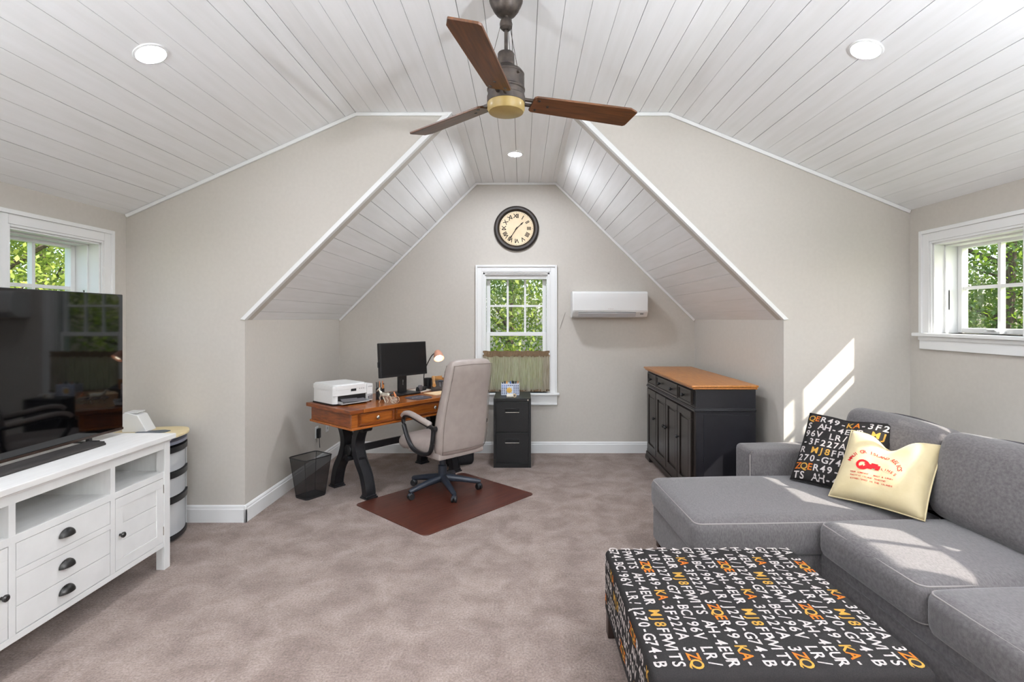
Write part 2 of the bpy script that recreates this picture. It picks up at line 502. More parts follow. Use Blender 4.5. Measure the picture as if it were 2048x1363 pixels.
# rear wall behind the camera; its wide window is added for daylight
RWX0, RWX1, RWZ0, RWZ1 = -1.5, 1.5, 0.75, 2.25
b = MB()
b.prism([(XL, 0), (RWX0, 0), (RWX0, HZ - 0.1), (FL, HZ), (XL, EZL)], YR - TW, YR)
b.prism([(RWX1, 0), (XR, 0), (XR, EZR), (FR, HZ), (RWX1, HZ - 0.1)], YR - TW, YR)
b.box(RWX0, RWX1, YR - TW, YR, 0, RWZ0); b.box(RWX0, RWX1, YR - TW, YR, RWZ1, HZ + 0.02)
struct(b.build('wall_rear', wall_m), 'greige rear wall')

# ------------------------------------------------------------------ plank ceilings
PLW = 0.1315
def slope_planks(ceiling, p0, p1, ya, yb, first=None):
    """planks run along y; p0,p1 are (x,z) ends of the ceiling profile, faces look into the room"""
    d = Vector((p1[0] - p0[0], 0, p1[1] - p0[1])); L = d.length; d.normalize()
    nrm = Vector((d.z, 0, -d.x))
    if nrm.z > 0: nrm = -nrm
    s = -(first or 0)
    while s < L - 0.001:
        a, c = max(0, s), min(L, s + PLW)
        s += PLW
        if c - a < 0.012: continue
        g = random.choice((0.0012, 0.0016, 0.0024, 0.0034, 0.0042))
        dz = random.uniform(0, 0.0012)
        A = Vector((p0[0], 0, p0[1])) + d * (a + g / 2) - nrm * dz; C = Vector((p0[0], 0, p0[1])) + d * (c - g / 2) - nrm * dz
        t = -nrm * 0.014
        poly = [(A.x, A.z), (C.x, C.z), (C.x + t.x, C.z + t.z), (A.x + t.x, A.z + t.z)]
        y0, y1 = (ya(a, c), yb(a, c)) if callable(ya) else (ya, yb)
        MB().prism(poly, y0, y1).build('plank', plank_m, ceiling)
def backing(name, p0, p1, ya, yb, label):
    d = Vector((p1[0] - p0[0], 0, p1[1] - p0[1])); L = d.length; d.normalize()
    n_ = Vector((-d.z, 0, d.x))
    if n_.z < 0: n_ = -n_
    e = 0.05
    A = Vector((p0[0], 0, p0[1])) - d * e + n_ * 0.0145; C = Vector((p1[0], 0, p1[1])) + d * e + n_ * 0.0145
    poly = [(A.x, A.z), (C.x, C.z), (C.x + n_.x * 0.12, C.z + n_.z * 0.12), (A.x + n_.x * 0.12, A.z + n_.z * 0.12)]
    return struct(MB().prism(poly, ya, yb).build(name, gap_m), label)

c = backing('ceiling_slope_left', (XL - 0.2, EZL - 0.0888), (FL, HZ), YR - 0.2, Y1 + 0.1, 'sloped white plank ceiling above the television')
slope_planks(c, (FL, HZ), (XL, EZL), YR, Y1, first=0.05)
c = backing('ceiling_slope_right', (FR, HZ), (XR + 0.2, EZR - 0.0809), YR - 0.2, Y1 + 0.1, 'sloped white plank ceiling above the sofa')
slope_planks(c, (FR, HZ), (XR, EZR), YR, Y1, first=0.03)
c = backing('ceiling_flat', (FL, HZ), (FR, HZ), YR - 0.2, Y2 + 0.15, 'flat white plank ceiling strip with the fan')
def fy1(a, cc):
    xa, xb = FL + a, FL + cc
    return Y2 if (xb > DFL + 0.005 and xa < DFR - 0.005) else Y1
slope_planks(c, (FL, HZ), (FR, HZ), lambda a, cc: YR, fy1, first=0.012)
c = backing('ceiling_dormer_left', (DXL - 0.1, DZ - 0.1), (DFL, HZ), Y1 + 0.02, Y2 + 0.15, 'sloped white plank dormer ceiling on the desk side')
slope_planks(c, (DFL, HZ), (DXL, DZ), Y1, Y2, first=0.03)
c = backing('ceiling_dormer_right', (DFR, HZ), (DXR + 0.1, DZ - 0.1), Y1 + 0.02, Y2 + 0.15, 'sloped white plank dormer ceiling on the sideboard side')
slope_planks(c, (DFR, HZ), (DXR, DZ), Y1, Y2, first=0.03)

# trims
TRI = [0]
def trim(b, label, mat=white_m, bevel=0.0):
    TRI[0] += 1
    return struct(b.build('trim_%d' % TRI[0], mat, bevel=bevel), label)
def bar(p, q, w, d, y, inward):
    """flat bar in a y=const plane between (x,z) points, w wide towards 'inward', d deep towards the room"""
    dv = Vector((q[0] - p[0], 0, q[1] - p[1])).normalized()
    nn = Vector((dv.z, 0, -dv.x)) * inward
    poly = [p, q, (q[0] + nn.x * w, q[1] + nn.z * w), (p[0] + nn.x * w, p[1] + nn.z * w)]
    return MB().prism(poly, y - d, y)
trim(bar((XL, EZL), (FL, HZ), 0.026, 0.018, Y1, 1), 'white trim along left gable ceiling line', bevel=0.006)
trim(bar((FL, HZ), (DFL - 0.03, HZ), 0.026, 0.018, Y1, 1), 'white trim along flat ceiling left of dormer', bevel=0.006)
trim(bar((DFR + 0.03, HZ), (FR, HZ), 0.026, 0.018, Y1, 1), 'white trim along flat ceiling right of dormer', bevel=0.006)
trim(bar((FR, HZ), (XR, EZR), 0.026, 0.018, Y1, 1), 'white trim along right gable ceiling line', bevel=0.006)
# corner boards along the dormer opening (on the gable face)
def cornerboard(p, q, sgn):
    dv = Vector((q[0] - p[0], 0, q[1] - p[1])).normalized()
    nn = Vector((-dv.z, 0, dv.x))
    if nn.z < 0: nn = -nn
    w = 0.036
    poly = [p, q, (q[0] + nn.x * w, q[1] + nn.z * w), (p[0] + nn.x * w - sgn * 0.01, p[1] + nn.z * w * 0.2)]
    return MB().prism(poly, Y1 - 0.012, Y1 + 0.03)
trim(cornerboard((DXL + 0.002, DZ), (DFL + 0.002, HZ), 1), 'white corner board on left dormer slope', bevel=0.003)
trim(cornerboard((DXR - 0.002, DZ), (DFR - 0.002, HZ), -1), 'white corner board on right dormer slope', bevel=0.003)
trim(bar((DXL, DZ), (DFL, HZ), 0.024, 0.018, Y2, 1), 'white trim on dormer end wall left slope', bevel=0.005)
trim(bar((DFL, HZ), (DFR, HZ), 0.024, 0.018, Y2, 1), 'white trim on dormer end wall flat top', bevel=0.005)
trim(bar((DFR, HZ), (DXR, DZ), 0.024, 0.018, Y2, 1), 'white trim on dormer end wall right slope', bevel=0.005)
# baseboards
BBP = [(0, 0), (0.016, 0), (0.016, 0.095), (0.011, 0.102), (0.011, 0.112), (0.006, 0.122), (0.0, 0.126)]
def baseboard(name, p, q, nrm, label):
    p, q, nrm = Vector((*p, 0)), Vector((*q, 0)), Vector((*nrm, 0))
    rs = [[tuple(e + nrm * a + Vector((0, 0, z))) for a, z in BBP] for e in (p, q)]
    struct(MB().rings(rs).build(name, white_m, smooth=True, angle=20), label)
baseboard('baseboard_front_left', (XL, Y1), (DXL + 0.016, Y1), (0, -1), 'white baseboard on left gable wall')
baseboard('baseboard_dormer_left', (DXL, Y1 - 0.016), (DXL, Y2), (1, 0), 'white baseboard on left dormer knee wall')
baseboard('baseboard_dormer_end', (DXL, Y2), (DXR, Y2), (0, -1), 'white baseboard under the dormer window')
baseboard('baseboard_dormer_right', (DXR, Y1 - 0.016), (DXR, Y2), (-1, 0), 'white baseboard on right dormer knee wall')
baseboard('baseboard_front_right', (DXR - 0.016, Y1), (XR, Y1), (0, -1), 'white baseboard on right gable wall')
baseboard('baseboard_left', (XL, YR), (XL, Y1), (1, 0), 'white baseboard along the left side wall')
baseboard('baseboard_right', (XR, YR), (XR, Y1), (-1, 0), 'white baseboard along the right side wall')

# ------------------------------------------------------------------ windows
WN = [0]
def casing_rect(b, f, u0, u1, z0, z1, w, bottom=False):
    """stepped casing around an opening, f(u, depth, z) -> world; depth > 0 goes into the room"""
    def bxx(ua, ub, za, zb, d):
        v = [f(u, dd, z) for z in (za, zb) for dd in (0.0, d) for u in (ua, ub)]
        b.add(v, [(0, 2, 3, 1), (4, 5, 7, 6), (0, 1, 5, 4), (2, 6, 7, 3), (0, 4, 6, 2), (1, 3, 7, 5)])
    for (w0, w1, d) in ((0.0, w * 0.16, 0.013), (w * 0.16, w * 0.74, 0.017), (w * 0.74, w, 0.028)):
        bxx(u0 - w1, u0 - w0, z0, z1 + w1, d); bxx(u1 + w0, u1 + w1, z0, z1 + w1, d)
        bxx(u0 - w0, u1 + w0, z1 + w0, z1 + w1, d)
def fbox(b, f, ua, ub, da, db, za, zb):
    v = [f(u, d, z) for z in (za, zb) for d in (da, db) for u in (ua, ub)]
    b.add(v, [(0, 2, 3, 1), (4, 5, 7, 6), (0, 1, 5, 4), (2, 6, 7, 3), (0, 4, 6, 2), (1, 3, 7, 5)])

def awning_window(f, u0, u1, label, cols=2, rows=2, crank=True):
    WN[0] += 1
    root = bpy.data.objects.new('window_%d' % WN[0], None); COL.objects.link(root); struct(root, label)
    b = MB(); casing_rect(b, f, u0, u1, SW_Z0, SW_Z1, 0.098); b.build('window_casing', white_m, root, bevel=0.003)
    b = MB(); fbox(b, f, u0 - 0.135, u1 + 0.135, -0.19, 0.052, SW_Z0 - 0.025, SW_Z0); b.build('window_stool', white_m, root, bevel=0.006)
    b = MB(); fbox(b, f, u0 - 0.10, u1 + 0.10, 0, 0.020, SW_Z0 - 0.115, SW_Z0 - 0.025)
    fbox(b, f, u0 - 0.10, u1 + 0.10, 0, 0.030, SW_Z0 - 0.05, SW_Z0 - 0.025); b.build('window_apron', white_m, root, bevel=0.003)
    b = MB()   # jamb liner
    t = 0.012
    fbox(b, f, u0, u0 + t, -0.2, 0.001, SW_Z0, SW_Z1); fbox(b, f, u1 - t, u1, -0.2, 0.001, SW_Z0, SW_Z1)
    fbox(b, f, u0, u1, -0.2, 0.001, SW_Z1 - t, SW_Z1)
    fbox(b, f, u0 + t, u0 + t + 0.012, -0.2, -0.07, SW_Z0, SW_Z1); fbox(b, f, u1 - t - 0.012, u1 - t, -0.2, -0.07, SW_Z0, SW_Z1)
    fbox(b, f, u0 + t, u1 - t, -0.2, -0.07, SW_Z1 - t - 0.012, SW_Z1 - t)
    b.build('window_jamb', white_m, root, bevel=0.002)
    a, c = u0 + 0.026, u1 - 0.026; za, zb = SW_Z0 + 0.003, SW_Z1 - 0.018; s = 0.034
    b = MB()
    fbox(b, f, a, a + s, -0.195, -0.15, za, zb); fbox(b, f, c - s, c, -0.195, -0.15, za, zb)
    fbox(b, f, a + s, c - s, -0.195, -0.15, za, za + s); fbox(b, f, a + s, c - s, -0.195, -0.15, zb - s * 0.8, zb)
    sash = b.build('window_sash', white_m, root, bevel=0.004)
    mu = 0.022
    for i in range(1, cols):
        u = a + s + (c - a - 2 * s) * i / cols
        b = MB(); fbox(b, f, u - mu / 2, u + mu / 2, -0.188, -0.158, za + s, zb - s * 0.8); b.build('muntin', white_m, sash)
    for j in range(1, rows):
        z = za + s + (zb - za - 1.8 * s) * j / rows
        b = MB(); fbox(b, f, a + s, c - s, -0.187, -0.159, z - mu / 2, z + mu / 2); b.build('muntin', white_m, sash)
    for i in range(cols):
        for j in range(rows):
            ua = a + s + (c - a - 2 * s) * i / cols; ub = a + s + (c - a - 2 * s) * (i + 1) / cols
            zc = za + s + (zb - za - 1.8 * s) * j / rows; zd = za + s + (zb - za - 1.8 * s) * (j + 1) / rows
            b = MB(); b.add([f(ua, -0.173, zc), f(ub, -0.173, zc), f(ub, -0.173, zd), f(ua, -0.173, zd)], [(0, 1, 2, 3)])
            b.build('pane', glass_m, sash)
    if crank:
        b = MB(); um = (u0 + u1) / 2
        fbox(b, f, um - 0.06, um + 0.06, -0.15, -0.105, SW_Z0 + 0.001, SW_Z0 + 0.022); fbox(b, f, um - 0.035, um + 0.03, -0.125, -0.095, SW_Z0 + 0.022, SW_Z0 + 0.034)
        b.build('crank_handle', white_p, root, bevel=0.006)
        b = MB(); fbox(b, f, u1 - 0.024, u1 - 0.012, -0.10, -0.085, 1.56, 1.70); b.build('sash_lock', white_p, root, bevel=0.003)
    return root
fl = lambda u, d, z: (XL + d, u, z)
fr = lambda u, d, z: (XR - d, u, z)
awning_window(fl, *L_WIN[0], 'small white awning window above the television')
awning_window(fr, *R_WIN[0], 'small white awning window above the far end of the sofa')
awning_window(fr, *R_WIN[1], 'small white awning window above the middle of the sofa')
awning_window(fr, *R_WIN[2], 'small white awning window above the near end of the sofa')

# rear wide window, added unseen to let in more daylight: three lights
WN[0] += 1
wr = bpy.data.objects.new('window_%d' % WN[0], None); COL.objects.link(wr); struct(wr, 'added wide white window in the unseen rear wall')
fb = lambda u, d, z: (u, YR + d, z)
b = MB(); casing_rect(b, fb, RWX0, RWX1, RWZ0, RWZ1, 0.098); b.build('window_casing', white_m, wr)
b = MB(); fbox(b, fb, RWX0 - 0.13, RWX1 + 0.13, -0.19, 0.05, RWZ0 - 0.025, RWZ0); b.build('window_stool', white_m, wr)
for i in range(3):
    ua = RWX0 + i * 1.0; ub = ua + 1.0
    b = MB()
    fbox(b, fb, ua, ua + 0.05, -0.15, -0.10, RWZ0, RWZ1); fbox(b, fb, ub - 0.05, ub, -0.15, -0.10, RWZ0, RWZ1)
    fbox(b, fb, ua, ub, -0.15, -0.10, RWZ0, RWZ0 + 0.05); fbox(b, fb, ua, ub, -0.15, -0.10, RWZ1 - 0.05, RWZ1)
    fbox(b, fb, ua, ub, -0.15, -0.10, 1.47, 1.52)
    sh = b.build('window_sash', white_m, wr)
    b = MB(); b.add([fb(ua + 0.05, -0.125, RWZ0), fb(ub - 0.05, -0.125, RWZ0), fb(ub - 0.05, -0.125, RWZ1), fb(ua + 0.05, -0.125, RWZ1)], [(0, 1, 2, 3)])
    b.build('pane', glass_m, sh)

# dormer double hung window
WN[0] += 1
w5 = bpy.data.objects.new('window_%d' % WN[0], None); COL.objects.link(w5); struct(w5, 'white double hung window behind the brown cafe curtain')
fd = lambda u, d, z: (u, Y2 - d, z)
b = MB(); casing_rect(b, fd, WX0, WX1, WZ0, WZ1, 0.084); b.build('window_casing', white_m, w5, bevel=0.003)
b = MB(); fbox(b, fd, WX0 - 0.11, WX1 + 0.11, -0.12, 0.05, WZ0 - 0.024, WZ0); b.build('window_stool', white_m, w5, bevel=0.006)
b = MB(); fbox(b, fd, WX0 - 0.085, WX1 + 0.085, 0, 0.018, WZ0 - 0.135, WZ0 - 0.024)
fbox(b, fd, WX0 - 0.085, WX1 + 0.085, 0, 0.026, WZ0 - 0.045, WZ0 - 0.024); fbox(b, fd, WX0 - 0.085, WX1 + 0.085, 0, 0.024, WZ0 - 0.135, WZ0 - 0.115)
b.build('window_apron', white_m, w5, bevel=0.003)
b = MB(); t = 0.02
fbox(b, fd, WX0, WX0 + t, -0.2, 0.0, WZ0, WZ1); fbox(b, fd, WX1 - t, WX1, -0.2, 0.0, WZ0, WZ1); fbox(b, fd, WX0, WX1, -0.2, 0.0, WZ1 - t, WZ1)
fbox(b, fd, WX0 + t, WX0 + t + 0.012, -0.06, -0.02, WZ0, WZ1); fbox(b, fd, WX1 - t - 0.012, WX1 - t, -0.06, -0.02, WZ0, WZ1)
b.build('window_jamb', white_m, w5, bevel=0.002)
b = MB(); fbox(b, fd, WX0 + t, WX1 - t, -0.085, -0.03, WZ1 - t - 0.05, WZ1 - t); b.build('rolled_blind', white_p, w5, bevel=0.008)
MZ = 1.326                              # meeting rail centre
def dh_sash(za, zb, d0, cols, rows):
    a, c_ = WX0 + 0.032, WX1 - 0.032; s = 0.042
    b = MB()
    fbox(b, fd, a, a + s, d0 - 0.035, d0, za, zb); fbox(b, fd, c_ - s, c_, d0 - 0.035, d0, za, zb)
    fbox(b, fd, a + s, c_ - s, d0 - 0.035, d0, za, za + s); fbox(b, fd, a + s, c_ - s, d0 - 0.035, d0, zb - s, zb)
    sash = b.build('window_sash', white_m, w5, bevel=0.004)
    mu = 0.022; ua, ub, zc, zd = a + s, c_ - s, za + s, zb - s
    for i in range(1, cols):
        u = ua + (ub - ua) * i / cols
        b = MB(); fbox(b, fd, u - mu / 2, u + mu / 2, d0 - 0.03, d0 - 0.005, zc, zd); b.build('muntin', white_m, sash)
    for j in range(1, rows):
        z = zc + (zd - zc) * j / rows
        b = MB(); fbox(b, fd, ua, ub, d0 - 0.031, d0 - 0.004, z - mu / 2, z + mu / 2); b.build('muntin', white_m, sash)
    for i in range(cols):
        for j in range(rows):
            x0, x1 = ua + (ub - ua) * i / cols, ua + (ub - ua) * (i + 1) / cols
            z0, z1 = zc + (zd - zc) * j / rows, zc + (zd - zc) * (j + 1) / rows
            b = MB(); b.add([fd(x0, d0 - 0.018, z0), fd(x1, d0 - 0.018, z0), fd(x1, d0 - 0.018, z1), fd(x0, d0 - 0.018, z1)], [(0, 1, 2, 3)])
            b.build('pane', glass_m, sash)
dh_sash(MZ - 0.02, WZ1 - 0.03, -0.10, 3, 2)
dh_sash(WZ0 + 0.002, MZ + 0.022, -0.06, 1, 1)

# cafe curtain
ct = thing('cafe_curtain', 'sheer brown striped cafe curtain over the lower dormer window', 'curtain', (-0.064, Y2 - 0.02, 0.69))
def wavy(x0, x1, z0, z1, amp, nx, nz, ph, taper=0.0):
    b = MB(); v = []; f = []
    for j in range(nz + 1):
        tz = j / nz
        for i in range(nx + 1):
            tx = i / nx
            x = x0 + (x1 - x0) * tx
            a = amp * (1 - taper * tz)
            y = a * (math.sin(tx * 62 + ph) * 0.6 + math.sin(tx * 27 + 1.3 + ph + tz) * 0.7) - 0.012
            v.append((x, y, z0 + (z1 - z0) * tz + 0.003 * math.sin(tx * 40)))
    for j in range(nz):
        for i in range(nx):
            f.append((j * (nx + 1) + i, j * (nx + 1) + i + 1, (j + 1) * (nx + 1) + i + 1, (j + 1) * (nx + 1) + i))
    return b.add(v, f)
wavy(-0.368, 0.040, 0.0, 0.395, 0.011, 90, 6, 0.0, 0.4).build('curtain_panel', curtain_m, ct, smooth=True, angle=180)
wavy(0.036, 0.370, 0.0, 0.395, 0.011, 80, 6, 2.1, 0.4).build('curtain_panel', curtain_m, ct, smooth=True, angle=180)
wavy(-0.372, 0.372, 0.385, 0.452, 0.005, 140, 3, 0.7).build('rod_pocket', hem_m, ct, smooth=True, angle=180)
wavy(-0.370, 0.370, 0.0, 0.022, 0.013, 140, 1, 0.3).build('bottom_hem', hem_m, ct, smooth=True, angle=180)
MB().tube([(-0.375, 0.002, 0.42), (0.375, 0.002, 0.42)], 0.003, 8).build('curtain_rod', white_p, ct, smooth=True)
for sx in (-0.37, 0.37):
    bx('rod_bracket', sx - 0.008, sx + 0.008, -0.02, 0.02, 0.41, 0.43, white_p, ct)

# ------------------------------------------------------------------ recessed lights
def recessed(x, y, z, nrm, label, power=1.0, r=0.058):
    q = Vector((0, 0, -1)).rotation_difference(Vector(nrm).normalized())
    t = thing('recessed_light', label, 'ceiling light', (x, y, z), group='recessed ceiling lights')
    t.rotation_mode = 'QUATERNION'; t.rotation_quaternion = q
    ring = [(r * 1.02, 0.004), (r * 1.02, -0.004), (r * 1.12, -0.007), (r * 1.28, -0.004), (r * 1.32, 0.003)]
    b = MB(); b.lathe(ring, seg=32); b.f = b.f[:-2]
    b.build('trim_ring', white_p, t, smooth=True)
    b = MB(); n = 32
    b.add([(r * 1.02 * math.cos(2 * PI * k / n), r * 1.02 * math.sin(2 * PI * k / n), -0.004) for k in range(n)], [tuple(range(n))[::-1]])
    b.build('lens', emat('lens_glow', (0.93, 0.985, 1.08), LAMP * power), t)
nl = (0.4047, 0, -0.914); nr = (-0.3746, 0, -0.927)
zl = lambda x: HZ + (x - FL) * (HZ - EZL) / (FL - XL)
zr = lambda x: HZ - (x - FR) * (HZ - EZR) / (XR - FR)
recessed(-1.785, 2.487, zl(-1.785), nl, 'glowing recessed light in the left ceiling slope')
recessed(1.651, 2.484, zr(1.651), nr, 'glowing recessed light in the right ceiling slope')
recessed(-0.065, 4.78, HZ, (0, 0, -1), 'glowing recessed light in the dormer ceiling', 1.4)
for yy, wd in ((0.4, 'above'), (-1.7, 'well behind')):  # extra lights added out of view to brighten the room
    recessed(-1.785, yy, zl(-1.785), nl, 'added unseen recessed light in the left slope %s the camera' % wd)
    recessed(1.651, yy, zr(1.651), nr, 'added unseen recessed light in the right slope %s the camera' % wd)
# torchieres added out of view as fill, to brighten the ceiling
FILL_TORCH = 1150.0
for (x, y, lab) in ((-2.25, -0.35, 'added bronze torchiere fill lamp, unseen, near the left wall beside the camera'), (2.15, -0.25, 'added bronze torchiere fill lamp, unseen, near the right wall beside the camera')):
    t = thing('fill_torchiere', lab, 'fill lamp', (x, y, 0), 0, 'added fill lamps')
    b = MB(); b.lathe([(0, 0), (0.14, 0), (0.14, 0.015), (0.03, 0.03), (0, 0.03)], seg=28); b.build('base', bronze_m, t, smooth=True)
    b = MB(); b.lathe([(0, 0.03), (0.011, 0.03), (0.011, 1.60), (0, 1.60)], seg=12); b.build('pole', bronze_m, t, smooth=True)
    b = MB(); b.lathe([(0.02, 1.59), (0.10, 1.63), (0.16, 1.70), (0.155, 1.70), (0.095, 1.637), (0.02, 1.605)], seg=28); b.f = b.f[:-2]; b.build('bowl', bronze_m, t, smooth=True)
    b = MB(); n = 24; b.add([(0.12 * math.cos(2 * PI * k / n), 0.12 * math.sin(2 * PI * k / n), 1.675) for k in range(n)], [tuple(range(n))])
    b.build('fill_diffuser', emat('fill_torch_glow', (0.92, 0.985, 1.08), FILL_TORCH * (1.8 if x > 0 else 0.98)), t)

# ------------------------------------------------------------------ ceiling fan
fan = thing('ceiling_fan', 'bronze ceiling fan with three walnut blades and amber light bowl', 'ceiling fan', (-0.074, 2.40, HZ))
def Zf(z): return z - HZ
b = MB(); b.lathe([(0.0, 0.0), (0.074, 0.0), (0.078, -0.02), (0.078, -0.05), (0.070, -0.07), (0.066, -0.075), (0.060, -0.09), (0.045, -0.110), (0.022, -0.120), (0.0, -0.121)], seg=32)
b.build('canopy', bronze_m, fan, smooth=True)
b = MB(); b.lathe([(0.0, -0.118), (0.012, -0.118), (0.014, -0.13), (0.026, -0.140), (0.030, -0.155), (0.028, -0.172), (0.016, -0.184), (0.0, -0.186)], seg=20)
b.build('coupling', bronze_m, fan, smooth=True)
b = MB(); b.lathe([(0.0, -0.15), (0.0085, -0.15), (0.0085, -0.30), (0.0, -0.30)], seg=14); b.build('downrod', bronze_m, fan, smooth=True)
b = MB(); b.lathe([(0.0, Zf(2.73)), (0.036, Zf(2.73)), (0.039, Zf(2.724)), (0.039, Zf(2.672)), (0.046, Zf(2.664)), (0.075, Zf(2.646)), (0.085, Zf(2.632)),
                   (0.085, Zf(2.628)), (0.0825, Zf(2.626)), (0.0825, Zf(2.622)), (0.085, Zf(2.62)), (0.085, Zf(2.566)), (0.088, Zf(2.563)), (0.088, Zf(2.556)), (0.085, Zf(2.552)),
                   (0.085, Zf(2.53)), (0.088, Zf(2.527)), (0.088, Zf(2.498)), (0.0, Zf(2.498))], seg=40)
b.build('motor_housing', bronze_m, fan, smooth=True)
b = MB(); b.lathe([(0.0, Zf(2.499)), (0.086, Zf(2.499)), (0.087, Zf(2.47)), (0.080, Zf(2.456)), (0.060, Zf(2.450)), (0.0, Zf(2.448))], seg=40)
b.build('light_bowl', amber_m, fan, smooth=True)
for a in (70, 190, 310):
    p = (0.026 * math.cos(R(a)), 0.026 * math.sin(R(a)), -0.165); q = (0.088 * math.cos(R(a)), 0.088 * math.sin(R(a)), Zf(2.612))
    MB().tube([p, q], 0.0014, 6).build('stay_wire', bronze_m, fan)
    MB().tube([(q[0] * 0.95, q[1] * 0.95, q[2]), (q[0] * 1.12, q[1] * 1.12, q[2])], 0.006, 8).build('stay_knob', bronze_m, fan, smooth=True)
PITCH = R(-13)
for a in (18.5, 138.5, 258.5):
    Mx = Matrix.Rotation(R(a), 4, 'Z') @ Matrix.Translation((0, 0, Zf(2.512))) @ Matrix.Rotation(PITCH, 4, 'X')
    out = [(0.125, -0.046), (0.138, -0.056), (0.62, -0.070), (0.665, -0.050), (0.655, 0.060), (0.645, 0.070), (0.138, 0.056), (0.125, 0.046)]
    b = MB(); b.prism(out, -0.005, 0.005, 'z')
    bl = b.build('blade', blade_m, fan, bevel=0.002); bl.matrix_local = Mx
    b = MB(); b.box(0.08, 0.16, -0.024, -0.012, -0.002, 0.010); b.box(0.08, 0.16, 0.012, 0.024, -0.002, 0.010); b.box(0.14, 0.25, -0.03, 0.03, 0.005, 0.009)
    b.v = [tuple(Mx @ Vector(p)) for p in b.v]; b.build('blade_bracket', bronze_m, fan)
    for (px, py) in ((0.152, -0.034), (0.152, 0.034), (0.205, 0.0)):
        b = MB(); b.lathe([(0, -0.008), (0.006, -0.008), (0.007, -0.004), (0.0, -0.004)], (px, py, 0), 10)
        b.build('blade_screw', pull_m, bl, smooth=True)

# ------------------------------------------------------------------ wall clock
ck = thing('wall_clock', 'round dark bronze wall clock with cream roman numeral face', 'clock', (-0.0616, Y2, 2.507))
b = MB(); b.lathe([(0.0, -0.0), (0.250, -0.0), (0.253, -0.012), (0.247, -0.030), (0.232, -0.042), (0.212, -0.040), (0.203, -0.030), (0.197, -0.022), (0.192, -0.014), (0.0, -0.014)], seg=64, axis='y')
b.build('clock_rim', clockrim_m, ck, smooth=True)
b = MB(); b.lathe([(0.0, -0.0145), (0.190, -0.0145), (0.190, -0.016), (0.0, -0.016)], seg=64, axis='y'); b.build('clock_face', clockface_m, ck)
NUM = ['XII', 'I', 'II', 'III', 'IIII', 'V', 'VI', 'VII', 'VIII', 'IX', 'X', 'XI']
wch = {'I': 0.0125, 'V': 0.028, 'X': 0.028}
for h, s_ in enumerate(NUM):
    items = []
    ang = PI / 2 - h * PI / 6
    tot = sum(wch[ch] for ch in s_); x = -tot / 2
    for ch in s_:
        w = wch[ch]; off = x + w / 2; x += w
        rr = 0.117
        rot = ang - PI / 2
        cx = rr * math.cos(ang) + off * math.cos(rot); cy = rr * math.sin(ang) + off * math.sin(rot)
        items.append((ch, cx, cy, 0.066, rot))
    stuff(lettering('numeral', items, lambda x, y: (x, -0.0166, y), ink_k, ck))
b = MB()
n = 60
for k in range(n):
    a = 2 * PI * k / n; w = 0.0018 if k % 5 else 0.0032
    r0, r1 = 0.176, 0.183
    ca, sa = math.cos(a), math.sin(a)
    b.add([(r0 * ca - w * sa, -0.0166, r0 * sa + w * ca), (r0 * ca + w * sa, -0.0166, r0 * sa - w * ca), (r1 * ca + w * sa, -0.0166, r1 * sa - w * ca), (r1 * ca - w * sa, -0.0166, r1 * sa + w * ca)], [(0, 1, 2, 3)])
stuff(b.build('minute_track', ink_k, ck))
def hand(ang, L, w, d, name):
    pts = [(-0.02, -w * 0.6), (L * 0.55, -w * 0.4), (L * 0.72, -w), (L, -w * 0.15), (L, w * 0.15), (L * 0.72, w), (L * 0.55, w * 0.4), (-0.02, w * 0.6)]
    ca, sa = math.cos(ang), math.sin(ang)
    b = MB(); b.prism([(p[0] * ca - p[1] * sa, p[0] * sa + p[1] * ca) for p in pts], d, d - 0.0015, 'y'); b.build(name, ink_k, ck)
hand(PI / 2 - R(47.5), 0.105, 0.0085, -0.019, 'hour_hand')
hand(PI / 2 - R(213), 0.160, 0.0085, -0.021, 'minute_hand')
b = MB(); b.lathe([(0, -0.017), (0.008, -0.017), (0.008, -0.024), (0, -0.025)], seg=16, axis='y'); b.build('hand_pin', ink_k, ck)

# ------------------------------------------------------------------ mini split air conditioner
ac = thing('air_conditioner', 'white wall mounted mini split air conditioner right of the dormer window', 'air conditioner', (0.952, Y2, 1.51))
AW = 0.408
prof = [(0, 0.003), (-0.10, 0.0), (-0.165, 0.012), (-0.205, 0.055), (-0.212, 0.075), (-0.215, 0.20), (-0.205, 0.262), (-0.188, 0.282), (-0.165, 0.287), (0, 0.287)]
b = MB(); b.prism([(p[0], p[1]) for p in prof], -AW, AW, 'x'); b.build('body', white_p, ac, bevel=0.006)
fp = [(-0.212, 0.078), (-0.217, 0.078), (-0.2205, 0.20), (-0.210, 0.266), (-0.206, 0.262), (-0.2155, 0.20)]
b = MB(); b.prism(fp, -AW + 0.015, AW - 0.005, 'x'); b.build('front_panel', white_p, ac, bevel=0.002)
b = MB(); b.prism([(-0.211, 0.052), (-0.214, 0.048), (-0.176, 0.011), (-0.172, 0.014)], -AW + 0.065, AW - 0.13, 'x'); b.build('air_flap', pmat('ac_flap', (206, 206, 208), rough=0.35), ac)
b = MB(); b.box(-AW + 0.066, AW - 0.131, -0.2125, -0.209, 0.052, 0.058); b.build('vent_slot', grey_p, ac)
b = MB(); b.prism([(-0.2118, 0.048), (-0.2135, 0.046), (-0.205, 0.036), (-0.203, 0.038)], AW - 0.085, AW - 0.05, 'x'); b.build('indicator', pmat('ac_indicator', (140, 140, 140), rough=0.4), ac)
logo = []
for i, ch in enumerate('MITSUBISHI'): logo.append((ch, -0.02 + i * 0.006, 0.094, 0.009, 0))
lettering('maker_lettering', logo, lambda x, y: (x, -0.2188 - (y - 0.094) * 0.02, y), pmat('faded_print', (196, 170, 168), rough=0.6), ac)
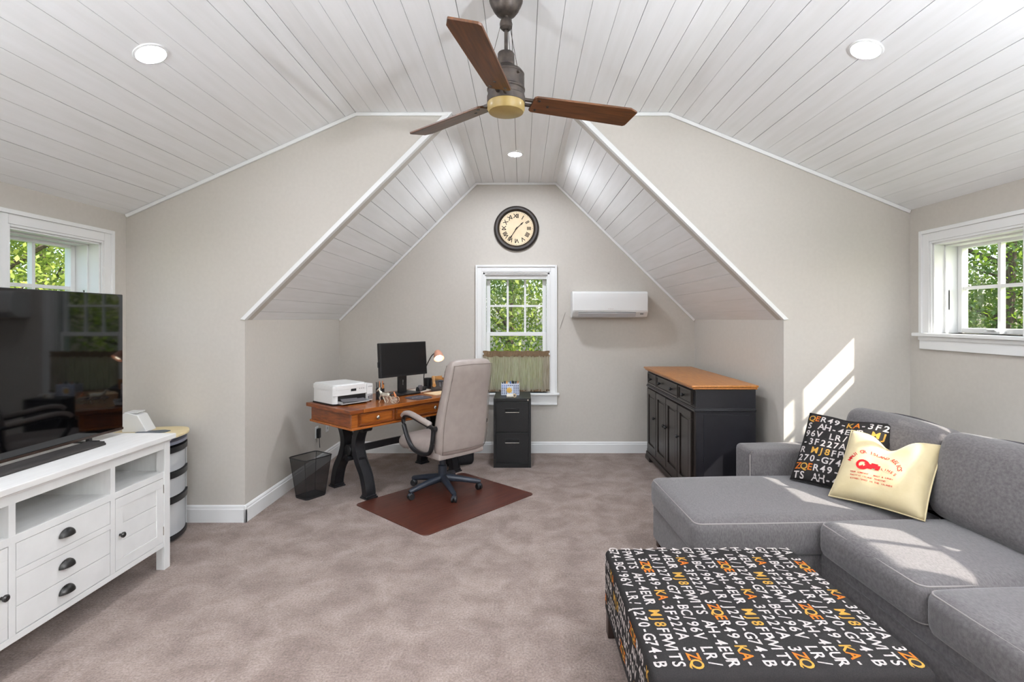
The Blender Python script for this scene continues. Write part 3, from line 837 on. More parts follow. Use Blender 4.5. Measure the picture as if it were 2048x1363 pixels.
MB().tube([(-0.47, -0.006, 0.06), (-0.50, -0.006, -0.02), (-0.53, -0.006, -0.12)], 0.003, 6).build('drain_cord', wall_m, ac)

# ------------------------------------------------------------------ outlets on the left knee wall
for (yy, zz, dark, lab) in ((5.155, 0.37, True, 'white outlet plate with a black charger near the waste basket'), (5.43, 0.375, False, 'white outlet plate nearest the dormer corner')):
    t = thing('wall_outlet', lab, 'outlet', (DXL, yy, zz))
    bx('cover_plate', 0.0, 0.006, -0.036, 0.036, -0.058, 0.058, white_p, t, bevel=0.002)
    for s_ in (-0.02, 0.02): bx('receptacle', 0.004, 0.008, -0.014, 0.014, s_ - 0.013, s_ + 0.013, lightgrey_p, t, bevel=0.002)
    if dark:
        ch = thing('power_adapter', 'small black power adapter plugged into the wall outlet', 'adapter', (DXL + 0.009, yy - 0.002, zz - 0.006))
        bx('adapter_body', 0.0, 0.030, -0.020, 0.020, -0.05, 0.045, plastic_b, ch, bevel=0.004)
        MB().tube([(0.02, 0.0, -0.05), (0.022, 0.0, -0.10), (0.022, 0.01, -0.15)], 0.003, 6).build('cord', plastic_b, ch)

# ------------------------------------------------------------------ desk
DA = R(50.5); DX, DY = -1.193, 4.895
def dk(u, v): return (DX + u * math.cos(DA) - v * math.sin(DA), DY + u * math.sin(DA) + v * math.cos(DA))
desk = thing('writing_desk', 'honey brown wooden desk with three drawers on black iron trestle legs', 'desk', (DX, DY, 0), DA)
U0, U1, V0, V1 = -0.735, 0.735, -0.40, 0.29
TZ = 0.772
bx('desktop', U0 + 0.12, U1 - 0.12, V0, V1, TZ - 0.032, TZ, desk_m, desk, bevel=0.005)
for (a, c_) in ((U0, U0 + 0.1195), (U1 - 0.1195, U1)): bx('breadboard_end', a, c_, V0, V1, TZ - 0.032, TZ, deskd_m, desk, bevel=0.005)
bx('apron_box', U0 + 0.035, U1 - 0.035, V0 + 0.035, V1 - 0.03, 0.625, TZ - 0.0325, deskd_m, desk)
bx('lower_moulding', U0 + 0.022, U1 - 0.022, V0 + 0.022, V1 - 0.018, 0.606, 0.626, desk_m, desk, bevel=0.006)
bx('corner_post', U0 + 0.032, U0 + 0.085, V0 + 0.030, V0 + 0.05, 0.626, TZ - 0.033, desk_m, desk)
bx('corner_post', U1 - 0.085, U1 - 0.032, V0 + 0.030, V0 + 0.05, 0.626, TZ - 0.033, desk_m, desk)
for (a, c_, kn) in ((-0.635, -0.30, 1), (-0.28, 0.28, 2), (0.30, 0.635, 1)):
    fy = V0 + 0.032
    d = bx('drawer', a, c_, fy - 0.002, fy + 0.02, 0.634, 0.733, desk_m, desk, bevel=0.002)
    b = MB()
    for (x0, x1, z0, z1) in ((a, c_, 0.634, 0.648), (a, c_, 0.719, 0.733), (a, a + 0.016, 0.648, 0.719), (c_ - 0.016, c_, 0.648, 0.719)):
        b.box(x0, x1, fy - 0.011, fy, z0, z1)
    b.build('drawer_frame', deskd_m, d, bevel=0.003)
    for k in range(kn):
        kx = (a + c_) / 2 if kn == 1 else (a + c_) / 2 + (k - 0.5) * 0.3
        b = MB(); b.lathe([(0, 0), (0.006, 0), (0.006, -0.010), (0.015, -0.016), (0.016, -0.022), (0.010, -0.028), (0, -0.029)], (kx, fy - 0.002, 0.684), 16, 'y')
        b.build('knob', chrome_m, d, smooth=True)
def strip(path, w):
    """closed outline of a band of varying width along a 2D path"""
    L, Rr = [], []
    for i, p in enumerate(path):
        a = path[max(0, i - 1)]; c_ = path[min(len(path) - 1, i + 1)]
        t = Vector((c_[0] - a[0], c_[1] - a[1])).normalized(); n_ = Vector((-t.y, t.x))
        ww = w[i] if isinstance(w, list) else w
        L.append((p[0] + n_.x * ww, p[1] + n_.y * ww)); Rr.append((p[0] - n_.x * ww, p[1] - n_.y * ww))
    return L, Rr
def band(b, path, w, a, c_):
    L, Rr = strip(path, w)
    rs = [[(a, *L[i]), (c_, *L[i]), (c_, *Rr[i]), (a, *Rr[i])] for i in range(len(path))]
    b.rings(rs)
def smoothpath(pts, n=5):
    out = []
    P_ = [Vector(p) for p in pts]
    for i in range(len(P_) - 1):
        p0, p1, p2, p3 = P_[max(0, i - 1)], P_[i], P_[i + 1], P_[min(len(P_) - 1, i + 2)]
        for k in range(n):
            t = k / n
            out.append(tuple(0.5 * ((2 * p1) + (-p0 + p2) * t + (2 * p0 - 5 * p1 + 4 * p2 - p3) * t * t + (-p0 + 3 * p1 - 3 * p2 + p3) * t ** 3)))
    out.append(tuple(P_[-1]))
    return out
VC = -0.04
for su in (-0.4875, 0.4875):
    for sv in (-1, 1):
        path = smoothpath([(VC + sv * 0.175, 0.605), (VC + sv * 0.115, 0.53), (VC + sv * 0.085, 0.42), (VC + sv * 0.125, 0.30), (VC + sv * 0.20, 0.19), (VC + sv * 0.238, 0.08), (VC + sv * 0.245, 0.02)], 5)
        b = MB(); band(b, path, 0.026, su - 0.040, su + 0.040)
        lg = b.build('leg', iron_m, desk, bevel=0.004)
        b = MB(); band(b, path, 0.031, su - 0.046, su - 0.034); band(b, path, 0.031, su + 0.034, su + 0.046); b.build('leg_flange', iron_m, lg, smooth=True)
        b = MB(); v0 = VC + sv * 0.245
        b.box(su - 0.055, su + 0.055, v0 - 0.050, v0 + 0.050, 0.0, 0.014); b.box(su - 0.048, su + 0.048, v0 - 0.04, v0 + 0.04, 0.014, 0.03)
        b.build('foot', iron_m, desk, bevel=0.003)
        b = MB(); b.lathe([(0, -0.045), (0.030, -0.045), (0.030, 0.045), (0, 0.045)], (su, VC + sv * 0.20, 0.578), 18, 'x'); b.build('scroll', iron_m, lg, smooth=True)
    b = MB(); b.lathe([(0, -0.05), (0.046, -0.05), (0.048, -0.045), (0.048, 0.045), (0.046, 0.05), (0, 0.05)], (su, VC, 0.37), 22, 'x')
    hb = b.build('hub', iron_m, desk, smooth=True)
    for sv in (-1, 1):
        b = MB(); band(b, smoothpath([(VC + sv * 0.01, 0.36), (VC + sv * 0.07, 0.345), (VC + sv * 0.135, 0.29)], 4), 0.030, su - 0.030, su + 0.030); b.build('spandrel', iron_m, hb, smooth=True)
    b = MB(); b.lathe([(0, -0.06), (0.026, -0.06), (0.026, 0.06), (0, 0.06)], (su, VC, 0.30), 16, 'x'); b.build('boss', iron_m, hb, smooth=True)
    bx('top_rail', su - 0.045, su + 0.045, VC - 0.22, VC + 0.22, 0.588, 0.606, iron_m, desk)
bx('stretcher', -0.45, 0.45, VC - 0.012, VC + 0.012, 0.335, 0.395, iron_m, desk, bevel=0.002)

# ------------------------------------------------------------------ things on the desk
def on_desk(name, label, cat, u, v, rot=0.0, group=None, z=TZ):
    x, y = dk(u, v)
    return thing(name, label, cat, (x, y, z + 0.0005), DA + rot, group)
# printer
pr = on_desk('printer', 'white inkjet printer with small display on the left end of the desk', 'printer', -0.505, 0.085)
W, D_ = 0.375, 0.34
b = MB(); b.prism(rrect(W - 0.06, D_, 0.03, 5, -0.03, 0), 0.012, 0.128, 'z'); b.build('body', white_p, pr, smooth=True)
b = MB(); b.prism(rrect(W - 0.05, D_ + 0.012, 0.03, 5, -0.03, -0.004), 0.129, 0.162, 'z'); b.prism(rrect(W - 0.07, D_ - 0.01, 0.03, 5, -0.03, 0), 0.162, 0.172, 'z')
b.build('scanner_lid', white_p, pr, smooth=True)
b = MB(); b.box(-0.2, 0.125, -0.178, -0.168, 0.078, 0.158); fp_ = b.build('control_panel', white_p, pr, bevel=0.006)
bx('display', -0.03, 0.02, -0.1795, -0.1775, 0.108, 0.138, plastic_b, fp_)
for k in range(3): bx('button', 0.05 + 0.02 * k, 0.058 + 0.02 * k, -0.1792, -0.1775, 0.12, 0.128, lightgrey_p, fp_)
bx('paper_slot', -0.15, 0.115, -0.1735, -0.16, 0.022, 0.076, plastic_b, pr)
b = MB(); b.box(-0.15, 0.115, -0.235, -0.165, 0.012, 0.018); b.box(-0.15, -0.142, -0.235, -0.165, 0.018, 0.034); b.box(0.108, 0.115, -0.235, -0.165, 0.018, 0.034)
b.build('output_tray', lightgrey_p, pr, bevel=0.002)
b = MB(); b.add([(-0.13, -0.225, 0.02), (0.095, -0.225, 0.02), (0.095, -0.16, 0.046), (-0.13, -0.16, 0.046)], [(0, 1, 2, 3)]); b.add([(-0.13, -0.225, 0.03), (0.0, -0.225, 0.026), (0.04, -0.16, 0.052), (-0.13, -0.16, 0.056)], [(0, 1, 2, 3)])
b.build('tray_flap', grey_p, pr)
bx('ink_tank', 0.128, 0.188, -0.178, 0.15, 0.008, 0.156, white_p, pr, bevel=0.006)
tk = bx('ink_window', 0.132, 0.184, -0.1795, -0.1775, 0.016, 0.068, lightgrey_p, pr)
for k in range(3): bx('ink_level', 0.137 + k * 0.016, 0.148 + k * 0.016, -0.1805, -0.179, 0.02, 0.05 + 0.004 * k, grey_p, tk)
bx('base_pan', -0.19, 0.18, -0.165, 0.16, 0.0, 0.013, plastic_b, pr)
lettering('maker_lettering', [(ch, 0.143 + i * 0.008, 0.128, 0.012, 0) for i, ch in enumerate('EPSON')], lambda x, y: (x, -0.1786, y), blueg_m, pr)
# pencil cup with pens
cup = on_desk('pencil_cup', 'black cylindrical pencil cup between the printer and the horse figurine', 'cup', -0.225, -0.07)
b = MB(); b.lathe([(0, 0), (0.038, 0), (0.038, 0.10), (0.036, 0.10), (0.036, 0.004), (0, 0.004)], seg=24); b.build('cup_body', plastic_b, cup, smooth=True)
cx, cy = dk(-0.225, -0.07)
plabs = ['orange pencil at the left of the black cup', 'black pen at the back of the black cup', 'tan wooden pencil in the black cup', 'orange pencil in the middle of the black cup',
         'black pen leaning right in the black cup', 'tan pencil at the front of the black cup', 'black marker at the right of the black cup']
for k in range(7):
    a = k * 2.4
    t = thing('pencil', plabs[k], 'pencil', (cx + 0.020 * math.cos(a), cy + 0.020 * math.sin(a), TZ + 0.006), 0, 'pens in the desk cup')
    tx, ty = 0.012 * math.cos(a), 0.012 * math.sin(a); hh = 0.128 + 0.012 * (k % 3)
    MB().tube([(0, 0, 0), (tx, ty, hh)], 0.0045, 6).build('barrel', (pencil_m, pencil2_m, pencil3_m)[(0, 1, 2, 0, 1, 2, 1)[k]], t, smooth=True)
    MB().tube([(tx, ty, hh), (tx * 1.08, ty * 1.08, hh + 0.012)], [0.005, 0.003], 6).build('pencil_end', (plastic_b, plastic_b, copper_m)[k % 3], t, smooth=True)
# horse and sulky figurine
hx, hy = -1.19, 4.50
hs = thing('horse_figurine', 'silver trotting horse figurine pulling a small cart on the desk', 'figurine', (hx, hy, TZ), math.atan2(0.081, -0.182))
b = MB()
b.tube([(-0.050, 0, 0.066), (-0.03, 0, 0.070), (0.0, 0, 0.066), (0.03, 0, 0.070), (0.048, 0, 0.074)], [0.012, 0.019, 0.016, 0.018, 0.011], 10)
b.tube([(0.038, 0, 0.074), (0.054, 0, 0.094), (0.064, 0, 0.112)], [0.014, 0.010, 0.008], 8)
b.tube([(0.060, 0, 0.114), (0.074, 0, 0.106), (0.090, 0, 0.092)], [0.009, 0.008, 0.0045], 8)
b.tube([(0.060, 0.004, 0.118), (0.062, 0.006, 0.128)], [0.003, 0.001], 5); b.tube([(0.060, -0.004, 0.118), (0.062, -0.006, 0.128)], [0.003, 0.001], 5)
for (pts, sy) in (([(0.036, 0.064), (0.052, 0.040), (0.046, 0.022), (0.058, 0.0)], 0.009), ([(0.034, 0.064), (0.024, 0.036), (0.014, 0.020), (0.004, 0.0)], -0.009),
                  ([(-0.036, 0.064), (-0.024, 0.042), (-0.040, 0.024), (-0.030, 0.0)], 0.009), ([(-0.038, 0.064), (-0.052, 0.040), (-0.066, 0.026), (-0.074, 0.0)], -0.009)):
    b.tube([(p[0], sy, p[1]) for p in pts], [0.009, 0.006, 0.0045, 0.005], 6)
b.build('horse_body', silver_m, hs, smooth=True, angle=70)
MB().tube([(-0.05, 0, 0.072), (-0.066, 0, 0.066), (-0.074, 0, 0.045)], [0.005, 0.006, 0.002], 6).build('tail', plastic_b, hs, smooth=True)
MB().tube([(0.044, 0, 0.094), (0.058, 0, 0.118)], [0.004, 0.003], 6).build('mane', grey_p, hs, smooth=True)
for sy in (-0.022, 0.022):
    MB().tube([(0.02, sy * 0.9, 0.062), (-0.08, sy, 0.058), (-0.115, sy * 0.6, 0.046)], 0.002, 6).build('shaft', silver_m, hs)
    ring = [(-0.105 + 0.028 * math.cos(2 * PI * k / 20), sy, 0.0305 + 0.028 * math.sin(2 * PI * k / 20)) for k in range(20)]
    wh = MB().tube(ring, 0.0025, 6, closed=True, up=(0, 1, 0)).build('wheel', silver_m, hs, smooth=True)
    b = MB()
    for k in range(4):
        a = PI * k / 4
        b.tube([(-0.105 + 0.028 * math.cos(a), sy, 0.0305 + 0.028 * math.sin(a)), (-0.105 - 0.028 * math.cos(a), sy, 0.0305 - 0.028 * math.sin(a))], 0.001, 4)
    b.build('spokes', silver_m, wh)
MB().tube([(-0.105, -0.024, 0.0305), (-0.105, 0.024, 0.0305)], 0.002, 6).build('axle', silver_m, hs)
b = MB(); b.tube([(-0.112, 0, 0.054), (-0.106, 0, 0.074), (-0.098, 0, 0.088)], [0.010, 0.009, 0.005], 8); b.tube([(-0.098, 0, 0.088), (-0.095, 0, 0.10)], [0.006, 0.004], 8)
b.tube([(-0.102, 0.006, 0.080), (-0.075, 0.008, 0.072)], 0.003, 5); b.tube([(-0.108, 0.005, 0.056), (-0.085, 0.008, 0.050), (-0.078, 0.008, 0.040)], 0.004, 5)
b.build('driver', copper_m, hs, smooth=True)
# monitor on a dark base
mo = on_desk('monitor', 'black flat screen monitor standing on the desk', 'monitor', 0.115, 0.01, R(1.5))
MW, MH = 0.56, 0.325
bx('stand_base', -0.135, 0.135, -0.075, 0.125, 0.0, 0.016, plastic_b, mo, bevel=0.006)
b = MB(); b.box(-0.048, 0.048, 0.030, 0.062, 0.014, 0.34); nk = b.build('stand_neck', plastic_b, mo, bevel=0.008)
lettering('maker_lettering', [(ch, 0.0, 0.125 - i * 0.012, 0.016, 0) for i, ch in enumerate('DELL')], lambda x, y: (x, 0.0295, y), lightgrey_p, nk)
Mt = Matrix.Translation((0, 0.018, 0.175)) @ Matrix.Rotation(R(-4), 4, 'X')
b = MB(); b.box(-MW / 2, MW / 2, -0.020, 0.022, 0, MH); b.v = [tuple(Mt @ Vector(p)) for p in b.v]; bz = b.build('bezel', plastic_b, mo, bevel=0.005)
b = MB(); b.box(-MW / 2 + 0.014, MW / 2 - 0.014, -0.0212, -0.019, 0.020, MH - 0.014); b.v = [tuple(Mt @ Vector(p)) for p in b.v]; b.build('screen', mon_m, mo)
b = MB(); b.box(-MW / 2 - 0.008, -MW / 2 + 0.002, 0.0, 0.016, 0.10, 0.15); b.v = [tuple(Mt @ Vector(p)) for p in b.v]; b.build('usb_plug', plastic_b, mo)
# mouse pad
mp_ = on_desk('mouse_pad', 'dark slate mouse pad with white lettering in front of the monitor', 'mouse pad', 0.055, -0.262)
b = MB(); b.prism(rrect(0.205, 0.20, 0.05, 6), 0.0, 0.004, 'z'); b.build('pad', pmat('slate_rubber', (74, 70, 78), rough=0.8), mp_, smooth=True)
b = MB()
for i in range(7): b.box(-0.065 + i * 0.019, -0.052 + i * 0.019 - 0.003 * (i % 2), 0.0, 0.010 + 0.004 * (i % 3 == 0), 0.004, 0.0045)
stuff(b.build('pad_lettering', ink_w, mp_))
# papers
ppl = ['loose white papers lying behind the mouse pad', 'manila sheet lying under the telephone']
for k, (u, v, rz, m_) in enumerate(((0.345, 0.11, 0.15, paper_m), (0.40, -0.19, -0.08, paper2_m))):
    t = on_desk('paper_sheet', ppl[k], 'paper', u, v, rz, 'papers on the desk')
    bx('sheet', -0.14, 0.14, -0.10, 0.10, 0.0, 0.004, m_, t)
# tape dispenser
td = on_desk('tape_dispenser', 'dark tape dispenser lying on the papers beside the monitor', 'tape dispenser', 0.34, 0.045, 0.3, z=TZ + 0.005)
b = MB(); b.prism([(-0.07, 0), (0.07, 0), (0.075, 0.018), (0.03, 0.022), (-0.02, 0.05), (-0.06, 0.045), (-0.075, 0.02)], -0.016, 0.016, 'y'); b.build('dispenser_body', plastic_b, td, bevel=0.003)
b = MB(); b.lathe([(0, -0.012), (0.028, -0.012), (0.028, 0.012), (0, 0.012)], (-0.035, -0.012, 0.036), 20, 'y'); b.build('tape_roll', grey_p, td, smooth=True)
bx('cutter', 0.06, 0.08, -0.014, 0.014, 0.018, 0.024, chrome_m, td)
# black mug
mg = on_desk('mug', 'black cup standing at the back corner of the desk', 'cup', 0.575, 0.215)
b = MB(); b.lathe([(0, 0), (0.044, 0), (0.046, 0.10), (0.043, 0.10), (0.041, 0.006), (0, 0.006)], seg=24); b.build('cup_body', plastic_b, mg, smooth=True)
# phone
ph = on_desk('telephone', 'dark office telephone with tan handset beside the chair back', 'telephone', 0.535, -0.02, R(-38), z=TZ + 0.0)
b = MB(); b.prism([(-0.10, 0), (0.10, 0), (0.10, 0.085), (0.08, 0.09), (-0.10, 0.03)], -0.09, 0.09, 'x'); b.build('phone_base', phone_m, ph, bevel=0.004)
b = MB(); b.tube([(-0.065, -0.095, 0.060), (-0.065, -0.05, 0.068), (-0.065, 0.04, 0.106), (-0.065, 0.095, 0.118)], [0.019, 0.015, 0.015, 0.020], 10); b.build('handset', tan_m, ph, smooth=True)
for i in range(3):
    for j in range(4):
        b = MB(); b.box(-0.012 + i * 0.03, 0.006 + i * 0.03, -0.078 + j * 0.028, -0.062 + j * 0.028, 0.04 + j * 0.0093, 0.05 + j * 0.0093); b.build('key', grey_p, ph)
bx('phone_display', -0.015, 0.075, 0.045, 0.085, 0.082, 0.092, blueg_m, ph)
tr = on_desk('letter_tray', 'tan wooden letter tray behind the telephone', 'tray', 0.66, 0.05)
b = MB(); b.box(-0.06, 0.06, -0.11, 0.11, 0, 0.008); b.box(-0.06, -0.052, -0.11, 0.11, 0.008, 0.10); b.box(0.052, 0.06, -0.11, 0.11, 0.008, 0.10); b.box(-0.052, 0.052, 0.10, 0.11, 0.008, 0.12)
b.build('tray_box', tan_m, tr, bevel=0.002)
bx('tray_papers', -0.05, 0.05, -0.1, 0.09, 0.009, 0.06, paper2_m, tr)
# desk lamp
lx, ly = dk(0.50, 0.19)
dl = thing('desk_lamp', 'gooseneck desk lamp with glowing pink glass shade behind the monitor', 'lamp', (lx, ly, TZ), 0)
b = MB(); b.lathe([(0, 0), (0.062, 0), (0.062, 0.012), (0.05, 0.02), (0.012, 0.024), (0, 0.024)], seg=24); b.build('lamp_base', plastic_b, dl, smooth=True)
tgt = Vector((-0.842 - lx, 5.22 - ly, 1.122 - TZ))
gp = smoothpath([(0, 0, 0.02), (0.0, -0.01, 0.14), (0.03, -0.03, 0.24), (tgt.x * 0.55, tgt.y * 0.6, tgt.z + 0.0), (tgt.x * 0.85, tgt.y * 0.85, tgt.z + 0.035)], 6)
MB().tube(gp, 0.005, 8).build('gooseneck', pull_m, dl, smooth=True)
sd = Vector((0.28, -0.62, -0.73)).normalized(); q = Vector((0, 0, 1)).rotation_difference(sd)
b = MB(); b.lathe([(0.018, -0.07), (0.030, -0.06), (0.046, -0.02), (0.054, 0.03), (0.052, 0.03), (0.043, -0.018), (0.028, -0.055), (0.016, -0.064)], seg=24); b.f = b.f[:-2]
b.v = [tuple(q @ Vector(p) + tgt) for p in b.v]
b.build('lamp_shade', pmat('pink_shade', (206, 150, 126), rough=0.4), dl, smooth=True)
b = MB(); b.lathe([(0, -0.045), (0.014, -0.04), (0.026, -0.01), (0.029, 0.010), (0.020, 0.022), (0, 0.026)], seg=20); b.v = [tuple(q @ Vector(p) + tgt) for p in b.v]
b.build('bulb', emat('bulb_glow', (1.0, 0.86, 0.66), 14), dl, smooth=True)
# black bag under the desk
bg = thing('laptop_bag', 'black bag on the carpet behind the right desk leg', 'bag', (-0.66, 5.34, 0.0), R(20))
cushion('bag_body', -0.16, 0.16, -0.07, 0.07, 0.0, 0.235, pmat('black_nylon', (20, 20, 24), rough=0.6, bump=0.3, bscale=30), bg, r=0.045, bulge=0.01, n=6)
MB().tube(smoothpath([(-0.06, 0, 0.225), (-0.05, 0, 0.28), (0.05, 0, 0.28), (0.06, 0, 0.225)], 5), 0.008, 8).build('bag_handle', plastic_b, bg, smooth=True)
bx('white_tag', 0.155, 0.163, -0.03, 0.025, 0.11, 0.20, white_p, bg)

# ------------------------------------------------------------------ waste basket
wb = thing('waste_basket', 'black wire mesh waste basket beside the desk', 'waste basket', (-1.79, 4.385, 0), R(58))
def wring(z, k=0.0):
    t = z / 0.34
    return [(x, y, z) for x, y in rrect(0.195 + 0.075 * t - k, 0.165 + 0.065 * t - k, 0.03, 5)]
b = MB(); b.rings([wring(0.006), wring(0.12), wring(0.23), wring(0.338)], cap=False); b.build('mesh_side', mesh_m, wb, smooth=True)
b = MB(); b.rings([wring(0.0), wring(0.012)]); b.build('bottom_pan', plastic_b, wb)
MB().tube(wring(0.338), 0.0045, 8, closed=True).build('rim', black_m, wb, smooth=True)
for (i) in (2, 8, 14, 20):
    MB().tube([wring(z)[i] for z in (0.01, 0.17, 0.338)], 0.0022, 6).build('corner_wire', black_m, wb)
MB().tube(wring(0.012), 0.003, 6, closed=True).build('base_wire', black_m, wb, smooth=True)

# ------------------------------------------------------------------ chair mat
cm = thing('chair_mat', 'mahogany wood look chair mat on the carpet under the office chair', 'mat', (-0.622, 4.298, 0.0), R(48.1))
b = MB(); b.prism(rrect(1.16, 0.92, 0.045, 6), 0.0, 0.007, 'z'); b.build('mat_surface', mat_m, cm, bevel=0.002)

# ------------------------------------------------------------------ office chair
oc = thing('office_chair', 'taupe leather high back office chair with black base facing the desk', 'chair', (-0.690, 4.49, 0.007), R(45))
# base
for k in range(5):
    a = R(90 + 17 + 72 * k)
    ca, sa = math.cos(a), math.sin(a)
    path = [(0.03 * ca, 0.03 * sa, 0.118), (0.16 * ca, 0.16 * sa, 0.100), (0.315 * ca, 0.315 * sa, 0.070), (0.33 * ca, 0.33 * sa, 0.066)]
    arm_ = MB().tube(path, [0.034, 0.028, 0.021, 0.015], 8, flat=0.95).build('base_arm', plastic_bb, oc, smooth=True, angle=50)
    cxx, cyy = 0.315 * ca, 0.315 * sa
    MB().tube([(cxx, cyy, 0.07), (cxx, cyy, 0.035)], 0.008, 8).build('caster_stem', plastic_b, arm_, smooth=True)
    ro = R(30 + 50 * k); ax_ = Vector((math.cos(ro), math.sin(ro), 0))
    for s_ in (-1, 1):
        p = Vector((cxx, cyy, 0.027)) + ax_ * 0.014 * s_
        b = MB(); b.tube([p - ax_ * 0.010, p - ax_ * 0.006, p + ax_ * 0.006, p + ax_ * 0.010], [0.022, 0.027, 0.027, 0.022], 16); b.build('caster_wheel', plastic_b, arm_, smooth=True)
    pp = Vector((cxx, cyy, 0.034)); b = MB(); hd = Vector((-ax_.y, ax_.x, 0))
    b.tube([pp - hd * 0.02 + Vector((0, 0, 0.0)), pp + Vector((0, 0, 0.018)), pp + hd * 0.02], [0.013, 0.02, 0.013], 8); b.build('caster_hood', plastic_bb, arm_, smooth=True)
b = MB(); b.lathe([(0, 0.085), (0.034, 0.085), (0.038, 0.10), (0.038, 0.225), (0.033, 0.23), (0.027, 0.232), (0.027, 0.36), (0, 0.36)], seg=20); b.build('gas_column', plastic_bb, oc, smooth=True)
bx('tilt_mechanism', -0.10, 0.10, -0.12, 0.10, 0.335, 0.375, plastic_b, oc, bevel=0.01)
MB().tube([(0.08, 0.0, 0.35), (0.22, 0.03, 0.345)], 0.006, 8).build('lever', plastic_b, oc, smooth=True)
# seat
cushion('seat', -0.25, 0.25, -0.22, 0.30, 0.365, 0.49, leather_m, oc, r=0.06, bulge=0.02, n=10)
MB().tube([(-0.250, 0.255, 0.425), (-0.245, 0.255, 0.425), (-0.225, 0.257, 0.425), (-0.19, 0.258, 0.425), (0, 0.262, 0.425), (0.19, 0.258, 0.425), (0.225, 0.257, 0.425), (0.245, 0.255, 0.425), (0.250, 0.255, 0.425)], [0.02, 0.042, 0.060, 0.068, 0.072, 0.068, 0.060, 0.042, 0.02], 16).build('seat_front_roll', leather_m, oc, smooth=True, angle=80)
bx('seat_skirt', -0.235, 0.235, -0.275, 0.18, 0.352, 0.41, leather_m, oc, bevel=0.018)
# backrest: stacked rounded sections; y is towards the desk
def sect(z, w, t, y, p=4.0, n=32):
    out = []
    for k in range(n):
        a = 2 * PI * k / n; ca, sa = math.cos(a), math.sin(a)
        out.append((w / 2 * math.copysign(abs(ca) ** (2 / p), ca), y + t / 2 * math.copysign(abs(sa) ** (2 / p), sa), z))
    return out
spec = [(0.385, 0.42, 0.07, -0.240), (0.40, 0.455, 0.10, -0.242), (0.44, 0.475, 0.125, -0.248), (0.52, 0.49, 0.135, -0.258), (0.62, 0.492, 0.14, -0.266), (0.72, 0.482, 0.135, -0.282),
        (0.82, 0.462, 0.125, -0.302), (0.92, 0.445, 0.118, -0.326), (1.00, 0.438, 0.125, -0.344), (1.07, 0.43, 0.13, -0.358), (1.12, 0.412, 0.12, -0.366), (1.150, 0.375, 0.085, -0.370), (1.163, 0.30, 0.04, -0.372)]
b = MB(); b.rings([sect(*s_) for s_ in spec]); br = b.build('backrest', leather_m, oc, smooth=True, angle=60)
for sgn in (-1, 1):
    pth = [(sgn * (s_[1] / 2 * 0.93), s_[3] - s_[2] / 2 * 0.93, s_[0]) for s_ in spec[1:-2]]
    MB().tube(pth, 0.003, 6).build('seam', seam_m, br, smooth=True)
    pth = [(sgn * (s_[1] / 2 * 0.985), s_[3] + s_[2] / 2 * 0.55, s_[0]) for s_ in spec[1:-2]]
    MB().tube(pth, 0.0025, 6).build('seam', seam_m, br, smooth=True)
MB().tube([(-0.20, -0.424, 1.120), (0, -0.430, 1.126), (0.20, -0.424, 1.120)], 0.0025, 6).build('seam', seam_m, br, smooth=True)
MB().tube([(-0.225, -0.301, 0.425), (0, -0.306, 0.422), (0.225, -0.301, 0.425)], 0.003, 6).build('seam', seam_m, br, smooth=True)
# head cushion on the front side
cushion('head_cushion', -0.19, 0.19, -0.352, -0.262, 0.88, 1.12, leather_m, oc, r=0.042, bulge=0.005, n=8, tilt=Matrix.Rotation(R(9), 3, 'X'))
# armrests
for sgn in (-1, 1):
    x = sgn * 0.265
    loop = smoothpath([(x, -0.245, 0.615), (x, -0.10, 0.640), (x, 0.08, 0.672), (x, 0.17, 0.665), (x, 0.20, 0.62), (x, 0.165, 0.53), (x, 0.10, 0.44), (x, 0.02, 0.395), (x, -0.10, 0.385), (x, -0.19, 0.415), (x, -0.225, 0.50), (x, -0.24, 0.615)], 5)
    ar = MB().tube(loop, 0.017, 10, flat=1.15).build('armrest', plastic_b, oc, smooth=True, angle=80)
    pad = smoothpath([(x, -0.20, 0.640), (x, -0.08, 0.662), (x, 0.08, 0.692), (x, 0.17, 0.686), (x, 0.205, 0.655)], 5)
    MB().tube(pad, [0.012] + [0.022] * (len(pad) - 2) + [0.014], 10, flat=1.25).build('arm_pad', leather_m, ar, smooth=True, angle=80)
    MB().tube([(x - sgn * 0.045, -0.25, 0.612), (x + sgn * 0.018, -0.25, 0.612)], 0.021, 14).build('arm_bolt', plastic_b, ar, smooth=True)

